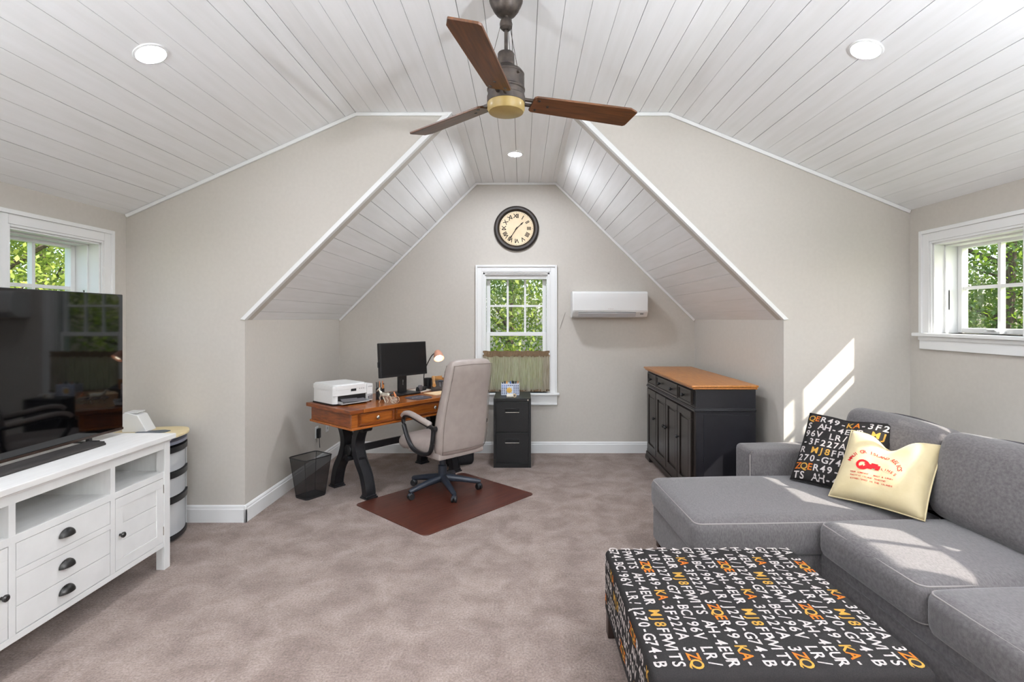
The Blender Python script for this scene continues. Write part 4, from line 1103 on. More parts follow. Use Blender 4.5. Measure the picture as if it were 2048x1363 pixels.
# ------------------------------------------------------------------ filing cabinet
fc = thing('filing_cabinet', 'black two drawer metal filing cabinet under the dormer window', 'cabinet', (-0.098, 5.21, 0))
bx('body', -0.189, 0.189, 0.012, 0.50, 0.0, 0.697, black_m, fc, bevel=0.004)
b = MB(); b.box(-0.189, -0.166, 0.0, 0.013, 0, 0.697); b.box(0.166, 0.189, 0.0, 0.013, 0, 0.697); b.box(-0.166, 0.166, 0, 0.013, 0.665, 0.697); b.box(-0.166, 0.166, 0.0, 0.013, 0, 0.045)
b.build('front_frame', black_m, fc, bevel=0.002)
for (z0, z1) in ((0.052, 0.352), (0.360, 0.658)):
    d = bx('drawer', -0.164, 0.164, 0.001, 0.018, z0, z1, black_m, fc, bevel=0.003)
    zc = z1 - 0.085
    b = MB(); b.box(-0.075, 0.075, -0.004, 0.002, zc - 0.02, zc - 0.012); b.box(-0.075, -0.069, -0.004, 0.002, zc - 0.012, zc + 0.022); b.box(0.069, 0.075, -0.004, 0.002, zc - 0.012, zc + 0.022); b.box(-0.075, 0.075, -0.004, 0.002, zc + 0.016, zc + 0.022)
    b.build('handle_frame', black_m, d, bevel=0.001)
    bx('handle_recess', -0.069, 0.069, -0.0005, 0.002, zc - 0.012, zc + 0.016, pmat('recess_black', (8, 8, 8), rough=0.7), d)
    bx('handle_lip', -0.07, 0.07, -0.009, -0.003, zc - 0.019, zc - 0.012, chrome_m, d, bevel=0.002)  # bright nickel puts the lip's highlight into its colour
b = MB(); b.lathe([(0, 0), (0.009, 0), (0.009, -0.008), (0, -0.008)], (0.158, 0.0, 0.682), 16, 'y'); b.build('lock', chrome_m, fc, smooth=True)
# basket with markers
FZ = 0.6975
bk = thing('pencil_basket', 'blue and white patterned basket of markers on the filing cabinet', 'basket', (-0.124, 5.50, FZ), 0)
b = MB()
b.box(-0.095, 0.095, -0.055, 0.055, 0.0, 0.006); b.box(-0.095, 0.095, -0.055, -0.050, 0.006, 0.118); b.box(-0.095, 0.095, 0.050, 0.055, 0.006, 0.118); b.box(-0.095, -0.090, -0.05, 0.05, 0.006, 0.118); b.box(0.090, 0.095, -0.05, 0.05, 0.006, 0.118)
b.build('basket_wall', basketw_m, bk, bevel=0.001)
b = MB(); b2 = MB()
for i in range(9):
    for j in range(6):
        x = -0.083 + i * 0.0207; z = 0.014 + j * 0.0175
        if 2 < i < 6 and j < 5: continue
        (b if (i < 3 and j > 3) else b2).box(x - 0.006, x + 0.006, -0.0565, -0.0545, z - 0.0045, z + 0.0055)
stuff(b.build('blue_pattern', basketb_m, bk)); stuff(b2.build('navy_pattern', basketd_m, bk))
b = MB(); b.lathe([(0, -0.0), (0.026, -0.0), (0.026, -0.0015), (0, -0.0015)], (-0.01, -0.0555, 0.05), 16, 'y')
for k in range(8):
    a = 2 * PI * k / 8; b.add([(-0.01 + 0.026 * math.cos(a - .25), -0.0567, 0.05 + 0.026 * math.sin(a - .25)), (-0.01 + 0.036 * math.cos(a), -0.0567, 0.05 + 0.036 * math.sin(a)), (-0.01 + 0.026 * math.cos(a + .25), -0.0567, 0.05 + 0.026 * math.sin(a + .25))], [(0, 1, 2)])
b.build('sun_motif', pmat('sun_yellow', (236, 186, 90), rough=0.6), bk)
mk = ['leftmost dark marker in the patterned basket', 'second dark marker from the left in the patterned basket', 'orange marker in the patterned basket', 'pale marker in the middle of the patterned basket',
      'blue marker in the patterned basket', 'dark marker right of the blue marker in the patterned basket', 'tall dark marker in the patterned basket', 'black marker beside the tall one in the patterned basket', 'rightmost brown marker in the patterned basket']
mc = [plastic_b, plastic_b, pencil_m, white_p, basketb_m, plastic_b, plastic_b, plastic_b, pencil3_m]
for k in range(9):
    t = thing('marker_pen', mk[k], 'marker', (-0.124 - 0.078 + k * 0.0195, 5.50 + 0.02 * math.sin(k * 2.1), FZ + 0.008), 0, 'markers in the basket')
    hh = 0.122 + 0.008 * (k % 3) + (0.01 if k == 6 else 0)
    MB().tube([(0, 0, 0), (0.002 * (k % 3 - 1), 0, hh - 0.03)], 0.0065, 8).build('barrel', white_p, t, smooth=True)
    MB().tube([(0.002 * (k % 3 - 1), 0, hh - 0.03), (0.003 * (k % 3 - 1), 0, hh)], [0.0075, 0.006], 8).build('cap', mc[k], t, smooth=True)
pt = thing('paper_roll', 'small white roll lying in front of the patterned basket', 'roll', (-0.112, 5.27, FZ), R(8))
MB().tube([(-0.045, 0, 0.0185), (0.02, 0, 0.0185)], 0.0175, 14).build('roll', paper_m, pt, smooth=True)
b = MB(); ring = []
MB().tube([(0.036, -0.008, 0.0205), (0.036, 0.012, 0.0205)], 0.020, 16).build('tape', paper2_m, pt, smooth=True)
MB().tube([(0.036, -0.009, 0.0205), (0.036, -0.0075, 0.0205)], 0.010, 12).build('tape_core', grey_p, pt, smooth=True)

# ------------------------------------------------------------------ sideboard
sb = thing('sideboard', 'dark brown four door sideboard with honey oak top in the dormer', 'sideboard', (0, 0, 0))
SX0, SX1, SY0, SY1, SH = 1.355, 1.820, 4.03, 5.56, 0.985
b = MB(); b.box(SX0 - 0.042, SX1 + 0.012, SY0 - 0.032, SY1 + 0.032, SH - 0.018, SH); b.box(SX0 - 0.030, SX1 + 0.008, SY0 - 0.022, SY1 + 0.022, SH - 0.034, SH - 0.018)
b.build('oak_top', oak_m, sb, bevel=0.007)
bx('carcass', SX0, SX1, SY0, SY1, 0.10, SH - 0.034, cabs_m, sb)
b = MB(); b.box(SX0 - 0.018, SX1 + 0.003, SY0 - 0.010, SY1 + 0.010, 0.782, 0.792); b.box(SX0 - 0.012, SX1 + 0.002, SY0 - 0.006, SY1 + 0.006, 0.772, 0.802); b.build('waist_moulding', cabs_m, sb, bevel=0.003)
b = MB(); b.box(SX0 - 0.020, SX1 + 0.004, SY0 - 0.016, SY1 + 0.016, 0.035, 0.085); b.box(SX0 - 0.012, SX1 + 0.002, SY0 - 0.010, SY1 + 0.010, 0.085, 0.115)
for (ya, yb) in ((SY0 - 0.024, SY0 + 0.16), (SY1 - 0.16, SY1 + 0.024)): b.box(SX0 - 0.028, SX0 + 0.05, ya, yb, 0.0, 0.045)
b.box(SX1 - 0.06, SX1 + 0.004, SY0 - 0.02, SY0 + 0.05, 0, 0.045); b.box(SX1 - 0.06, SX1 + 0.004, SY1 - 0.05, SY1 + 0.02, 0, 0.045)
b.build('plinth', cab_m, sb, bevel=0.008)
b = MB()
b.box(SX0 - 0.006, SX0, SY0, SY0 + 0.05, 0.115, 0.772); b.box(SX0 - 0.006, SX0, SY1 - 0.05, SY1, 0.115, 0.772); b.box(SX0 - 0.006, SX0, SY0, SY1, 0.802, 0.815); b.box(SX0 - 0.006, SX0, SY0, SY1, 0.936, SH - 0.034)
b.build('face_frame', cab_m, sb, bevel=0.002)
b = MB()
for (ya) in (SY0 + 0.028,): b.box(SX0 + 0.06, SX1 - 0.05, SY0 - 0.003, SY0, 0.15, 0.75)
b.build('side_panel', cabs_m, sb)
def knob_x(parent, y, z, r=0.015):
    b = MB(); b.lathe([(0, 0), (r * 0.55, 0), (r * 0.5, -0.010), (r, -0.018), (r * 1.05, -0.026), (r * 0.7, -0.034), (0, -0.036)], (SX0 - 0.018, y, z), 14, 'x')
    b.build('knob', plastic_b, parent, smooth=True)
DW = (SY1 - SY0 - 0.10) / 4
dys = [SY0 + 0.05 + i * DW for i in range(5)]
for (ya, yb, ks) in ((dys[0], dys[1], [0.5]), (dys[1], dys[3], [0.22, 0.78]), (dys[3], dys[4], [0.5])):
    ya += 0.012; yb -= 0.012
    d = bx('drawer', SX0 - 0.014, SX0 + 0.01, ya, yb, 0.818, 0.934, cab_m, sb, bevel=0.003)
    b = MB()
    for (p, q_, z0, z1) in ((ya, yb, 0.818, 0.832), (ya, yb, 0.920, 0.934), (ya, ya + 0.014, 0.832, 0.920), (yb - 0.014, yb, 0.832, 0.920)): b.box(SX0 - 0.022, SX0 - 0.012, p, q_, z0, z1)
    b.build('drawer_frame', cab_m, d, bevel=0.003)
    for k in ks: knob_x(d, ya + (yb - ya) * k, 0.876)
for i in range(4):
    ya, yb = dys[i] + 0.006, dys[i + 1] - 0.006
    d = bx('door', SX0 - 0.010, SX0 + 0.01, ya, yb, 0.122, 0.766, cab_m, sb)
    b = MB(); fw = 0.058
    for (p, q_, z0, z1) in ((ya, yb, 0.122, 0.122 + fw + 0.01), (ya, yb, 0.766 - fw, 0.766), (ya, ya + fw, 0.132 + fw, 0.766 - fw), (yb - fw, yb, 0.132 + fw, 0.766 - fw)): b.box(SX0 - 0.024, SX0 - 0.009, p, q_, z0, z1)
    b.build('door_frame', cab_m, d, bevel=0.004)
    bx('raised_panel', SX0 - 0.018, SX0 - 0.009, ya + fw + 0.022, yb - fw - 0.022, 0.154 + fw, 0.744 - fw, cab_m, d, bevel=0.006)
    knob_x(d, (yb - 0.028) if i in (1, 0) else (ya + 0.028), 0.50 if i in (1, 2) else 0.50, 0.014)

# ------------------------------------------------------------------ television stand
ts = thing('television_stand', 'white farmhouse television stand with open cubbies, drawers and cup pulls', 'tv stand', (0, 0, 0))
TX0, TX1 = -2.555, -2.135
TY0, TY1 = 1.74, 3.14
TH = 0.803
b = MB(); b.box(TX0 - 0.01, TX1 + 0.022, TY0 - 0.025, TY1 + 0.025, TH - 0.030, TH); b.build('top', standtop_m, ts, bevel=0.005)
bx('top_moulding', TX0 + 0.01, TX1 + 0.006, TY0 - 0.004, TY1 + 0.004, TH - 0.042, TH - 0.030, stand_m, ts, bevel=0.003)
for (xa, xb) in ((TX1 - 0.05, TX1), (TX0, TX0 + 0.05)):
    for (ya, yb) in ((TY0, TY0 + 0.05), (TY1 - 0.05, TY1)): bx('leg', xa, xb, ya, yb, 0.0, TH - 0.042, stand_m, ts, bevel=0.002)
fx = TX1 - 0.004
bx('top_rail', fx - 0.03, fx, TY0 + 0.05, TY1 - 0.05, 0.722, TH - 0.042, stand_m, ts)
bx('middle_rail', fx - 0.03, fx, TY0 + 0.05, TY1 - 0.05, 0.552, 0.587, stand_m, ts, bevel=0.001)
bx('bottom_rail', fx - 0.03, fx, TY0 + 0.05, TY1 - 0.05, 0.138, 0.166, stand_m, ts, bevel=0.001)
S1a, S1b, S2a, S2b = 2.157, 2.187, 2.692, 2.722
for (a, c_) in ((S1a, S1b), (S2a, S2b)):
    bx('divider', TX0 + 0.02, fx - 0.0005, a, c_, 0.166, 0.722, stand_m, ts, bevel=0.001)
bx('shelf_board', TX0 + 0.02, fx - 0.031, TY0 + 0.02, TY1 - 0.02, 0.572, 0.586, stand_m, ts)
bx('bottom_board', TX0 + 0.02, fx - 0.031, TY0 + 0.02, TY1 - 0.02, 0.150, 0.166, stand_m, ts)
for k in range(5):
    w_ = 0.588 / 4
bk_w = (0.76 - 0.166) / 5
for k in range(5):
    bx('back_slat', TX0 + 0.006, TX0 + 0.018, TY0 + 0.03, TY1 - 0.03, 0.166 + k * bk_w + 0.001, 0.166 + (k + 1) * bk_w - 0.001, stand_m, ts, bevel=0.002)
for (ya, yb) in ((TY0 + 0.012, TY0 + 0.03), (TY1 - 0.03, TY1 - 0.012)):
    bx('side_panel', TX0 + 0.05, TX1 - 0.05, ya, yb, 0.138, TH - 0.042, stand_m, ts)
def cup_pull(parent, y, z):
    b = MB(); rs = []
    n, m_ = 12, 6
    for i in range(m_ + 1):
        ph_ = (PI / 2) * i / m_
        ring = []
        for k in range(n + 1):
            th = PI * k / n
            ring.append((fx + 0.003 + 0.026 * math.sin(ph_) * math.sin(th) ** 0.5 if False else fx + 0.003 + 0.026 * math.cos(ph_), y + 0.042 * math.cos(th) * math.sin(ph_), z - 0.012 + 0.036 * math.sin(th) * math.sin(ph_)))
        rs.append(ring)
    v = [p for r_ in rs for p in r_]; f = []
    for i in range(m_):
        for k in range(n): f.append((i * (n + 1) + k, i * (n + 1) + k + 1, (i + 1) * (n + 1) + k + 1, (i + 1) * (n + 1) + k))
    b.add(v, f); b.build('cup_pull', pull_m, parent, smooth=True, angle=80)
for (z0, z1, pz) in ((0.436, 0.550, 0.497), (0.2835, 0.404, 0.352), (0.170, 0.2815, 0.232)):
    d = bx('drawer', fx - 0.022, fx - 0.001, S1b + 0.003, S2a - 0.003, z0, z1, stand_m, ts, bevel=0.002)
    cup_pull(d, (S1b + S2a) / 2 - 0.012, pz)
bx('drawer_rail', fx - 0.03, fx, S1b, S2a, 0.4055, 0.4345, stand_m, ts, bevel=0.001)
for (a, c_, kn) in ((TY0 + 0.053, S1a - 0.003, 1), (S2b + 0.003, TY1 - 0.053, -1)):
    d = bx('door', fx - 0.022, fx - 0.010, a, c_, 0.169, 0.549, stand_m, ts)
    b = MB(); fw = 0.052
    for (p, q_, z0, z1) in ((a, c_, 0.169, 0.169 + fw), (a, c_, 0.549 - fw, 0.549), (a, a + fw, 0.169 + fw, 0.549 - fw), (c_ - fw, c_, 0.169 + fw, 0.549 - fw)): b.box(fx - 0.012, fx - 0.001, p, q_, z0, z1)
    b.build('door_frame', stand_m, d, bevel=0.001)
    pz = (0.549 - 0.169 - 2 * fw) / 3
    for k in range(3): bx('door_plank', fx - 0.013, fx - 0.0055, a + fw - 0.002, c_ - fw + 0.002, 0.169 + fw + k * pz + 0.0012, 0.169 + fw + (k + 1) * pz - 0.0012, stand_m, d, bevel=0.002)
    ky = a + 0.028 if kn < 0 else c_ - 0.028
    b = MB(); b.lathe([(0, 0), (0.006, 0), (0.006, 0.010), (0.014, 0.016), (0.015, 0.023), (0.010, 0.028), (0, 0.029)], (fx - 0.001, ky, 0.352), 16, 'x'); b.build('knob', pull_m, d, smooth=True)
    hy_ = c_ + 0.001 if kn < 0 else a - 0.001
    for hz in (0.235, 0.485): bx('hinge', fx - 0.004, fx + 0.002, hy_ - 0.003, hy_ + 0.003, hz - 0.025, hz + 0.025, chrome_m, d)

# ------------------------------------------------------------------ television and sound bar
tv = thing('television', 'large black flat screen television on the white stand', 'television', (-2.405, 2.405, TH + 0.0005), R(0.7))
bx('tv_panel', -0.045, 0.0, -0.725, 0.725, 0.030, 0.842, plastic_b, tv, bevel=0.004)
bx('screen', -0.002, 0.0015, -0.720, 0.720, 0.044, 0.838, screen_m, tv)
bx('bottom_bezel', -0.002, 0.004, -0.724, 0.724, 0.030, 0.043, pmat('brown_black_bezel', (52, 38, 32), rough=0.25), tv)
for s_ in (-0.5, 0.5):
    b = MB(); b.box(-0.11, 0.06, s_ - 0.012, s_ + 0.012, 0.0, 0.008); b.box(-0.03, -0.01, s_ - 0.012, s_ + 0.012, 0.008, 0.05); b.build('tv_foot', plastic_b, tv, bevel=0.002)
sbar = thing('sound_bar', 'long black sound bar in front of the television', 'sound bar', (-2.335, 2.24, TH + 0.0005), R(0.7))
b = MB(); b.prism([(-0.045, 0.0), (0.045, 0.0), (0.045, 0.012), (0.02, 0.022), (-0.045, 0.024)], -0.62, 0.62, 'y'); b.build('bar_body', pmat('soundbar_cloth', (44, 40, 38), rough=0.7), sbar, bevel=0.003)
b = MB(); b.box(-0.045, 0.01, 0.60, 0.622, 0.0, 0.025); b.build('end_cap', plastic_b, sbar, bevel=0.003)

# ------------------------------------------------------------------ drawer cart behind the stand
dc = thing('drawer_cart', 'clear plastic three drawer cart with dark handles behind the television stand', 'drawer cart', (-2.50, 3.50, 0))
def cfront(k=0.0, w=0.205, bul=0.07, x0=-0.20, x1=0.10, n=10):
    pts = [(x0 + k, -w + k)]
    for i in range(n + 1):
        t = -1 + 2 * i / n
        pts.append((x1 + bul * (1 - t * t) - k, (w - k) * t))
    pts.append((x0 + k, w - k))
    return pts
def cprism(name, k, z0, z1, mat, parent, bul=0.07, x1=0.10):
    b = MB(); b.prism(cfront(k, bul=bul, x1=x1), z0, z1, 'z'); return b.build(name, mat, parent, smooth=True)
cprism('bottom_plate', 0.0, 0.02, 0.045, plastic_b, dc)
cprism('top_plate', -0.002, 0.655, 0.675, pmat('cart_top_grey', (120, 122, 134), rough=0.4), dc)
zc = 0.05
for (h_, lab) in ((0.255, None), (0.165, None), (0.165, None)):
    d = cprism('drawer', 0.006, zc, zc + h_ - 0.042, clear_p, dc)
    cprism('drawer_handle', -0.004, zc + h_ - 0.041, zc + h_ - 0.004, plastic_b, d)
    bx('drawer_contents', -0.15, 0.085, -0.15, 0.14, zc + 0.006, zc + (h_ - 0.06) * 0.85, paper_m, d, bevel=0.01)
    zc += h_ + 0.004
for sy in (-0.205, 0.198):
    bx('side_frame', -0.20, 0.10, sy, sy + 0.007, 0.045, 0.655, clear_p, dc)
for (px, py) in ((-0.17, -0.17), (-0.17, 0.17), (0.06, -0.17), (0.06, 0.17)):
    b = MB(); b.lathe([(0, 0), (0.012, 0), (0.016, 0.021), (0, 0.021)], (px, py, 0), 10); b.build('foot', plastic_b, dc, smooth=True)
ld = thing('lap_desk', 'pale maple lap desk board with slate pad lying on the drawer cart', 'lap desk', (-2.52, 3.49, 0.676), R(8))
outl = [(-0.25, -0.19), (-0.05, -0.23), (0.14, -0.20), (0.20, -0.10), (0.215, 0.02), (0.20, 0.12), (0.12, 0.235), (-0.08, 0.24), (-0.25, 0.19)]
b = MB(); b.prism(smoothpath(outl + [outl[0]], 3)[:-1], 0.030, 0.048, 'z'); b.build('board', lapdesk_m, ld, bevel=0.004)
cushion('bead_cushion', -0.21, 0.16, -0.18, 0.18, 0.0, 0.031, pmat('lap_cushion', (150, 150, 164), rough=0.8), ld, r=0.012, bulge=0.0, n=4)
b = MB(); b.prism([(-0.10, 0.03), (0.02, 0.00), (0.09, 0.03), (0.10, 0.08), (0.05, 0.11), (-0.10, 0.08)], 0.048, 0.053, 'z'); b.build('slate_pad', blueg_m, ld, bevel=0.002)
b = MB(); b.lathe([(0, 0.048), (0.03, 0.048), (0.03, 0.0505), (0, 0.0505)], (0.13, -0.06, 0), 16); b.build('cup_recess', plastic_b, ld)
wr_ = thing('storage_box', 'white plastic box with a slanted side standing on the lap desk', 'box', (-2.655, 3.60, 0.7245), R(8))
b = MB(); b.prism([(-0.08, 0.0), (0.08, 0.0), (0.02, 0.115), (-0.05, 0.135), (-0.08, 0.125)], -0.07, 0.05, 'y'); b.build('box_body', white_p, wr_, bevel=0.008)
bx('box_lid', -0.07, 0.012, -0.06, 0.04, 0.128, 0.136, white_p, wr_, bevel=0.003)

# ------------------------------------------------------------------ sectional sofa
so = thing('sectional_sofa', 'grey linen sectional sofa with chaise under the right window', 'sofa', (1.55, 2.4, 0), R(2.5))
def S(x): return x - 1.55
def T(y): return y - 2.4
bx('chaise_base', S(0.915), S(2.60), T(2.71), T(3.475), 0.05, 0.275, sofa_m, so, bevel=0.018)
bx('seat_base', S(1.575), S(2.60), T(0.90), T(2.709), 0.05, 0.295, sofa_m, so, bevel=0.015)
MB().tube([(S(1.572), T(0.95), 0.225), (S(1.572), T(2.70), 0.225)], 0.004, 6).build('base_seam', sofa_m, so, smooth=True)
cushion('chaise_cushion', S(0.895), S(2.25), T(2.685), T(3.47), 0.262, 0.455, sofa_m, so, r=0.05, bulge=0.022, side=0.008, pipe=(0.62,), n=14, wob=0.0025)
cushion('seat_cushion', S(1.535), S(2.25), T(2.015), T(2.678), 0.285, 0.465, sofa_m, so, r=0.05, bulge=0.026, side=0.010, pipe=(0.62, -0.62), n=14, wob=0.003)
cushion('seat_cushion', S(1.535), S(2.25), T(1.345), T(2.010), 0.285, 0.465, sofa_m, so, r=0.05, bulge=0.026, side=0.010, pipe=(0.62, -0.62), n=14, wob=0.003)
cushion('arm', S(1.585), S(2.70), T(3.478), T(3.72), 0.05, 0.615, sofa_m, so, r=0.035, bulge=0.006, n=8)
pa = [(S(1.586) + 0.0, T(3.478) + 0.012, 0.10), (S(1.586) + 0.0, T(3.478) + 0.012, 0.585), (S(1.60), T(3.478) + 0.008, 0.607)]
MB().tube(pa, 0.0045, 6).build('arm_piping', piping_m, so, smooth=True)
cushion('arm', S(1.585), S(2.70), T(1.09), T(1.335), 0.05, 0.615, sofa_m, so, r=0.035, bulge=0.006, n=8)
cushion('back_frame', S(2.48), S(2.72), T(1.10), T(3.72), 0.05, 0.70, sofa_m, so, r=0.04, bulge=0.0, n=8)
tl = Matrix.Rotation(R(13), 3, 'Y')
for (ya, yb) in ((2.735, 3.475), (2.035, 2.73), (1.34, 2.03)):
    cushion('back_cushion', S(2.185), S(2.43), T(ya), T(yb), 0.455, 0.895, sofa_m, so, r=0.07, bulge=0.02, side=0.03, n=12, tilt=tl)
for (ya, yb) in ((2.735, 3.475), (2.035, 2.73), (1.34, 2.03)):
    c_ = Vector((S(2.3075), (T(ya) + T(yb)) / 2, 0.675))
    hy_ = (yb - ya) / 2 - 0.02
    pth = [c_ + tl @ Vector((0.03, -hy_, -0.15)), c_ + tl @ Vector((0.03, -hy_ - 0.005, 0.14)), c_ + tl @ Vector((0.03, -hy_ + 0.06, 0.215)), c_ + tl @ Vector((0.03, 0, 0.243)), c_ + tl @ Vector((0.03, hy_ - 0.06, 0.215)), c_ + tl @ Vector((0.03, hy_ + 0.005, 0.14)), c_ + tl @ Vector((0.03, hy_, -0.15))]
    MB().tube(smoothpath(pth, 5), 0.005, 6).build('back_piping', pmat('dark_piping', (78, 74, 76), rough=0.9) if 'dark_piping' not in MATS else MATS['dark_piping'], so, smooth=True)
for (x, y) in ((0.96, 3.43), (0.96, 2.76), (1.62, 0.96), (2.55, 3.43), (2.55, 0.96)): bx('sofa_foot', S(x) - 0.025, S(x) + 0.025, T(y) - 0.025, T(y) + 0.025, 0.0, 0.05, darkleg_m, so)

# ------------------------------------------------------------------ pillows
WHITE_ROWS = {'A': 'LR/J270-G74-BC/96V ', 'B': 'AH-4EUR MJ8FPW1TS ', 'C': '3ZQER49-KA-3F227A '}
def ink_for(row, i):
    s_ = WHITE_ROWS[row]; ch = s_[i % len(s_)]; k = i % len(s_)
    if row == 'B' and k in (8, 9, 10): return 'g'
    if row == 'C' and k in (1, 3): return 'o'
    if row == 'C' and k in (2, 8): return 'g'
    if row == 'C' and k == 9: return 'o'
    return 'w'
def print_rows(rows, x0, x1, adv, size, rowgap, y0, fn, parent, start):
    """rows of lettering; local x along the text, rows stacked by rowgap in y"""
    out = {'w': [], 'o': [], 'g': []}
    for r_, (row, off) in enumerate(rows):
        s_ = WHITE_ROWS[row]; n = int((x1 - x0) / adv)
        for i in range(n):
            ch = s_[(i + off) % len(s_)]
            if ch == ' ': continue
            out[ink_for(row, i + off)].append((ch, x0 + (i + 0.5) * adv, y0 + start * r_ * rowgap, size, 0))
    for k, nm, m_ in (('w', 'white_lettering', ink_w), ('o', 'orange_lettering', ink_o), ('g', 'gold_lettering', ink_g)):
        if out[k]: lettering(nm, out[k], fn, m_, parent)

class Pillow:
    def __init__(s, w, h, t, pinch=0.07, chop=0.0, chopw=0.35):
        s.w, s.h, s.t, s.p, s.c, s.cw = w, h, t, pinch, chop, chopw
    def pos(s, a, b, side, off=0.0):
        x = s.w / 2 * a * (1 - s.p * (1 - b * b)); y = s.h / 2 * b * (1 - s.p * (1 - a * a))
        th = s.t / 2 * (max(0, 1 - a ** 4) * max(0, 1 - b ** 4)) ** 0.55
        g = math.exp(-(a / s.cw) ** 2) * max(0, (b + 0.25) / 1.25) ** 1.6
        y -= s.c * g
        th *= (1 - 0.55 * g) if s.c else 1
        th += 0.0025 * math.sin(9 * a + 4 * b) * (1 - a * a) * (1 - b * b)
        return Vector((x, y, side * (th + off)))
    def build(s, name, mat, parent, n=28):
        b = MB()
        for side in (1, -1):
            v = [s.pos(-1 + 2 * i / n, -1 + 2 * j / n, side) for j in range(n + 1) for i in range(n + 1)]
            f = [(j * (n + 1) + i, j * (n + 1) + i + 1, (j + 1) * (n + 1) + i + 1, (j + 1) * (n + 1) + i) for j in range(n) for i in range(n)]
            if side < 0: f = [q_[::-1] for q_ in f]
            b.add(v, f)
        me = bpy.data.meshes.new(name); bm = bmesh.new()
        vs_ = [bm.verts.new(p) for p in b.v]
        for f in b.f: bm.faces.new([vs_[i] for i in f])
        bmesh.ops.remove_doubles(bm, verts=bm.verts, dist=0.0005); bmesh.ops.recalc_face_normals(bm, faces=bm.faces)
        bm.to_mesh(me); bm.free()
        me.polygons.foreach_set('use_smooth', [True] * len(me.polygons))
        o = mobj(name, me, mat, parent)
        edge = [s.pos(a, b_, 1) for (a, b_) in [(-1 + 2 * i / 14, -1) for i in range(14)] + [(1, -1 + 2 * i / 14) for i in range(14)] + [(1 - 2 * i / 14, 1) for i in range(14)] + [(-1, 1 - 2 * i / 14) for i in range(14)]]
        MB().tube(edge, 0.004, 6, closed=True).build('pillow_edge', mat, o, smooth=True)
        return o
    def flat(s, off):
        def fn(x, y):
            a = max(-0.985, min(0.985, x / (s.w / 2))); b_ = max(-0.985, min(0.985, y / (s.h / 2)))
            return tuple(s.pos(a, b_, 1, off))
        return fn
def orient(root, right, up):
    r_ = Vector(right).normalized(); u = Vector(up); u = (u - r_ * u.dot(r_)).normalized(); n_ = r_.cross(u)
    root.rotation_mode = 'QUATERNION'
    root.rotation_quaternion = Matrix((r_, u, n_)).transposed().to_quaternion()

p1 = thing('lettered_pillow', 'charcoal throw pillow with stencil lettering leaning in the sofa corner', 'pillow', (1.960, 3.178, 0.676))
orient(p1, (0.60, -0.80, 0.0), (0.459, 0.344, 0.819))
pl1 = Pillow(0.485, 0.475, 0.11, 0.04, 0.012, 0.3); po = pl1.build('pillow_cover', otto_m, p1)
rows = [('C', 2), ('B', 16), ('A', 15), ('C', 10), ('B', 6), ('A', 4), ('C', 1), ('B', 15)]
print_rows(rows, -0.228, 0.235, 0.0385, 0.060, 0.057, 0.172, pl1.flat(0.002), po, -1)
p2 = thing('cream_pillow', 'cream satin throw pillow with red printed emblem in front of the lettered pillow', 'pillow', (2.005, 2.860, 0.657))
orient(p2, (0.57, -0.82, 0.0), (0.50, 0.42, 0.77))
pl2 = Pillow(0.455, 0.445, 0.15, 0.05, 0.085, 0.34); po = pl2.build('pillow_cover', cream_m, p2)
fnp = pl2.flat(0.002)
its = []
arc = 'MAUI CR ISLAND RELICS'
for i, ch in enumerate(arc):
    if ch == ' ': continue
    t = i / (len(arc) - 1); a = R(162 - 150 * t)
    its.append((ch, -0.035 + 0.125 * math.cos(a), -0.035 + 0.105 * math.sin(a), 0.030, a - PI / 2))
lettering('arched_red_lettering', its, fnp, ink_r, po)
b = MB(); n = 22
for k in range(n):          # disc of the emblem with an open crescent
    a0, a1 = 2 * PI * k / n, 2 * PI * (k + 1) / n
    r0 = 0.020 if 3 < k < 14 else 0.0 if k in (15, 16, 17) else 0.012
    b.add([fnp(-0.085 + r * math.cos(a) * 1.05, -0.022 + r * math.sin(a)) for (r, a) in ((r0, a0), (0.034, a0), (0.034, a1), (r0, a1))], [(0, 1, 2, 3)])
for (x0, y0, x1, y1) in ((-0.062, -0.034, 0.004, -0.008), (-0.045, -0.008, -0.01, 0.004), (-0.055, -0.042, -0.035, -0.034), (-0.02, -0.042, 0.0, -0.034)):
    b.add([fnp(x0, y0), fnp(x1, y0), fnp(x1, y1), fnp(x0, y1)], [(0, 1, 2, 3)])
stuff(b.build('red_emblem', ink_r, po))
its = [(ch, 0.016 + i * 0.016, -0.034 - 0.0012 * i * i, 0.022, -0.10 * i) for i, ch in enumerate('LINES')]
for r_, (s_, y) in enumerate((('TOUR COMPANY - MAUI & LANAI', -0.082), ('PACIFIC ISLAND TRADING', -0.102), ('ESTABLISHED IN THE ISLANDS', -0.122))):
    for i, ch in enumerate(s_):
        if ch != ' ': its.append((ch, -0.135 + r_ * 0.006 + i * 0.0082, y, 0.0125, 0))
lettering('small_red_lettering', its, fnp, ink_r, po)

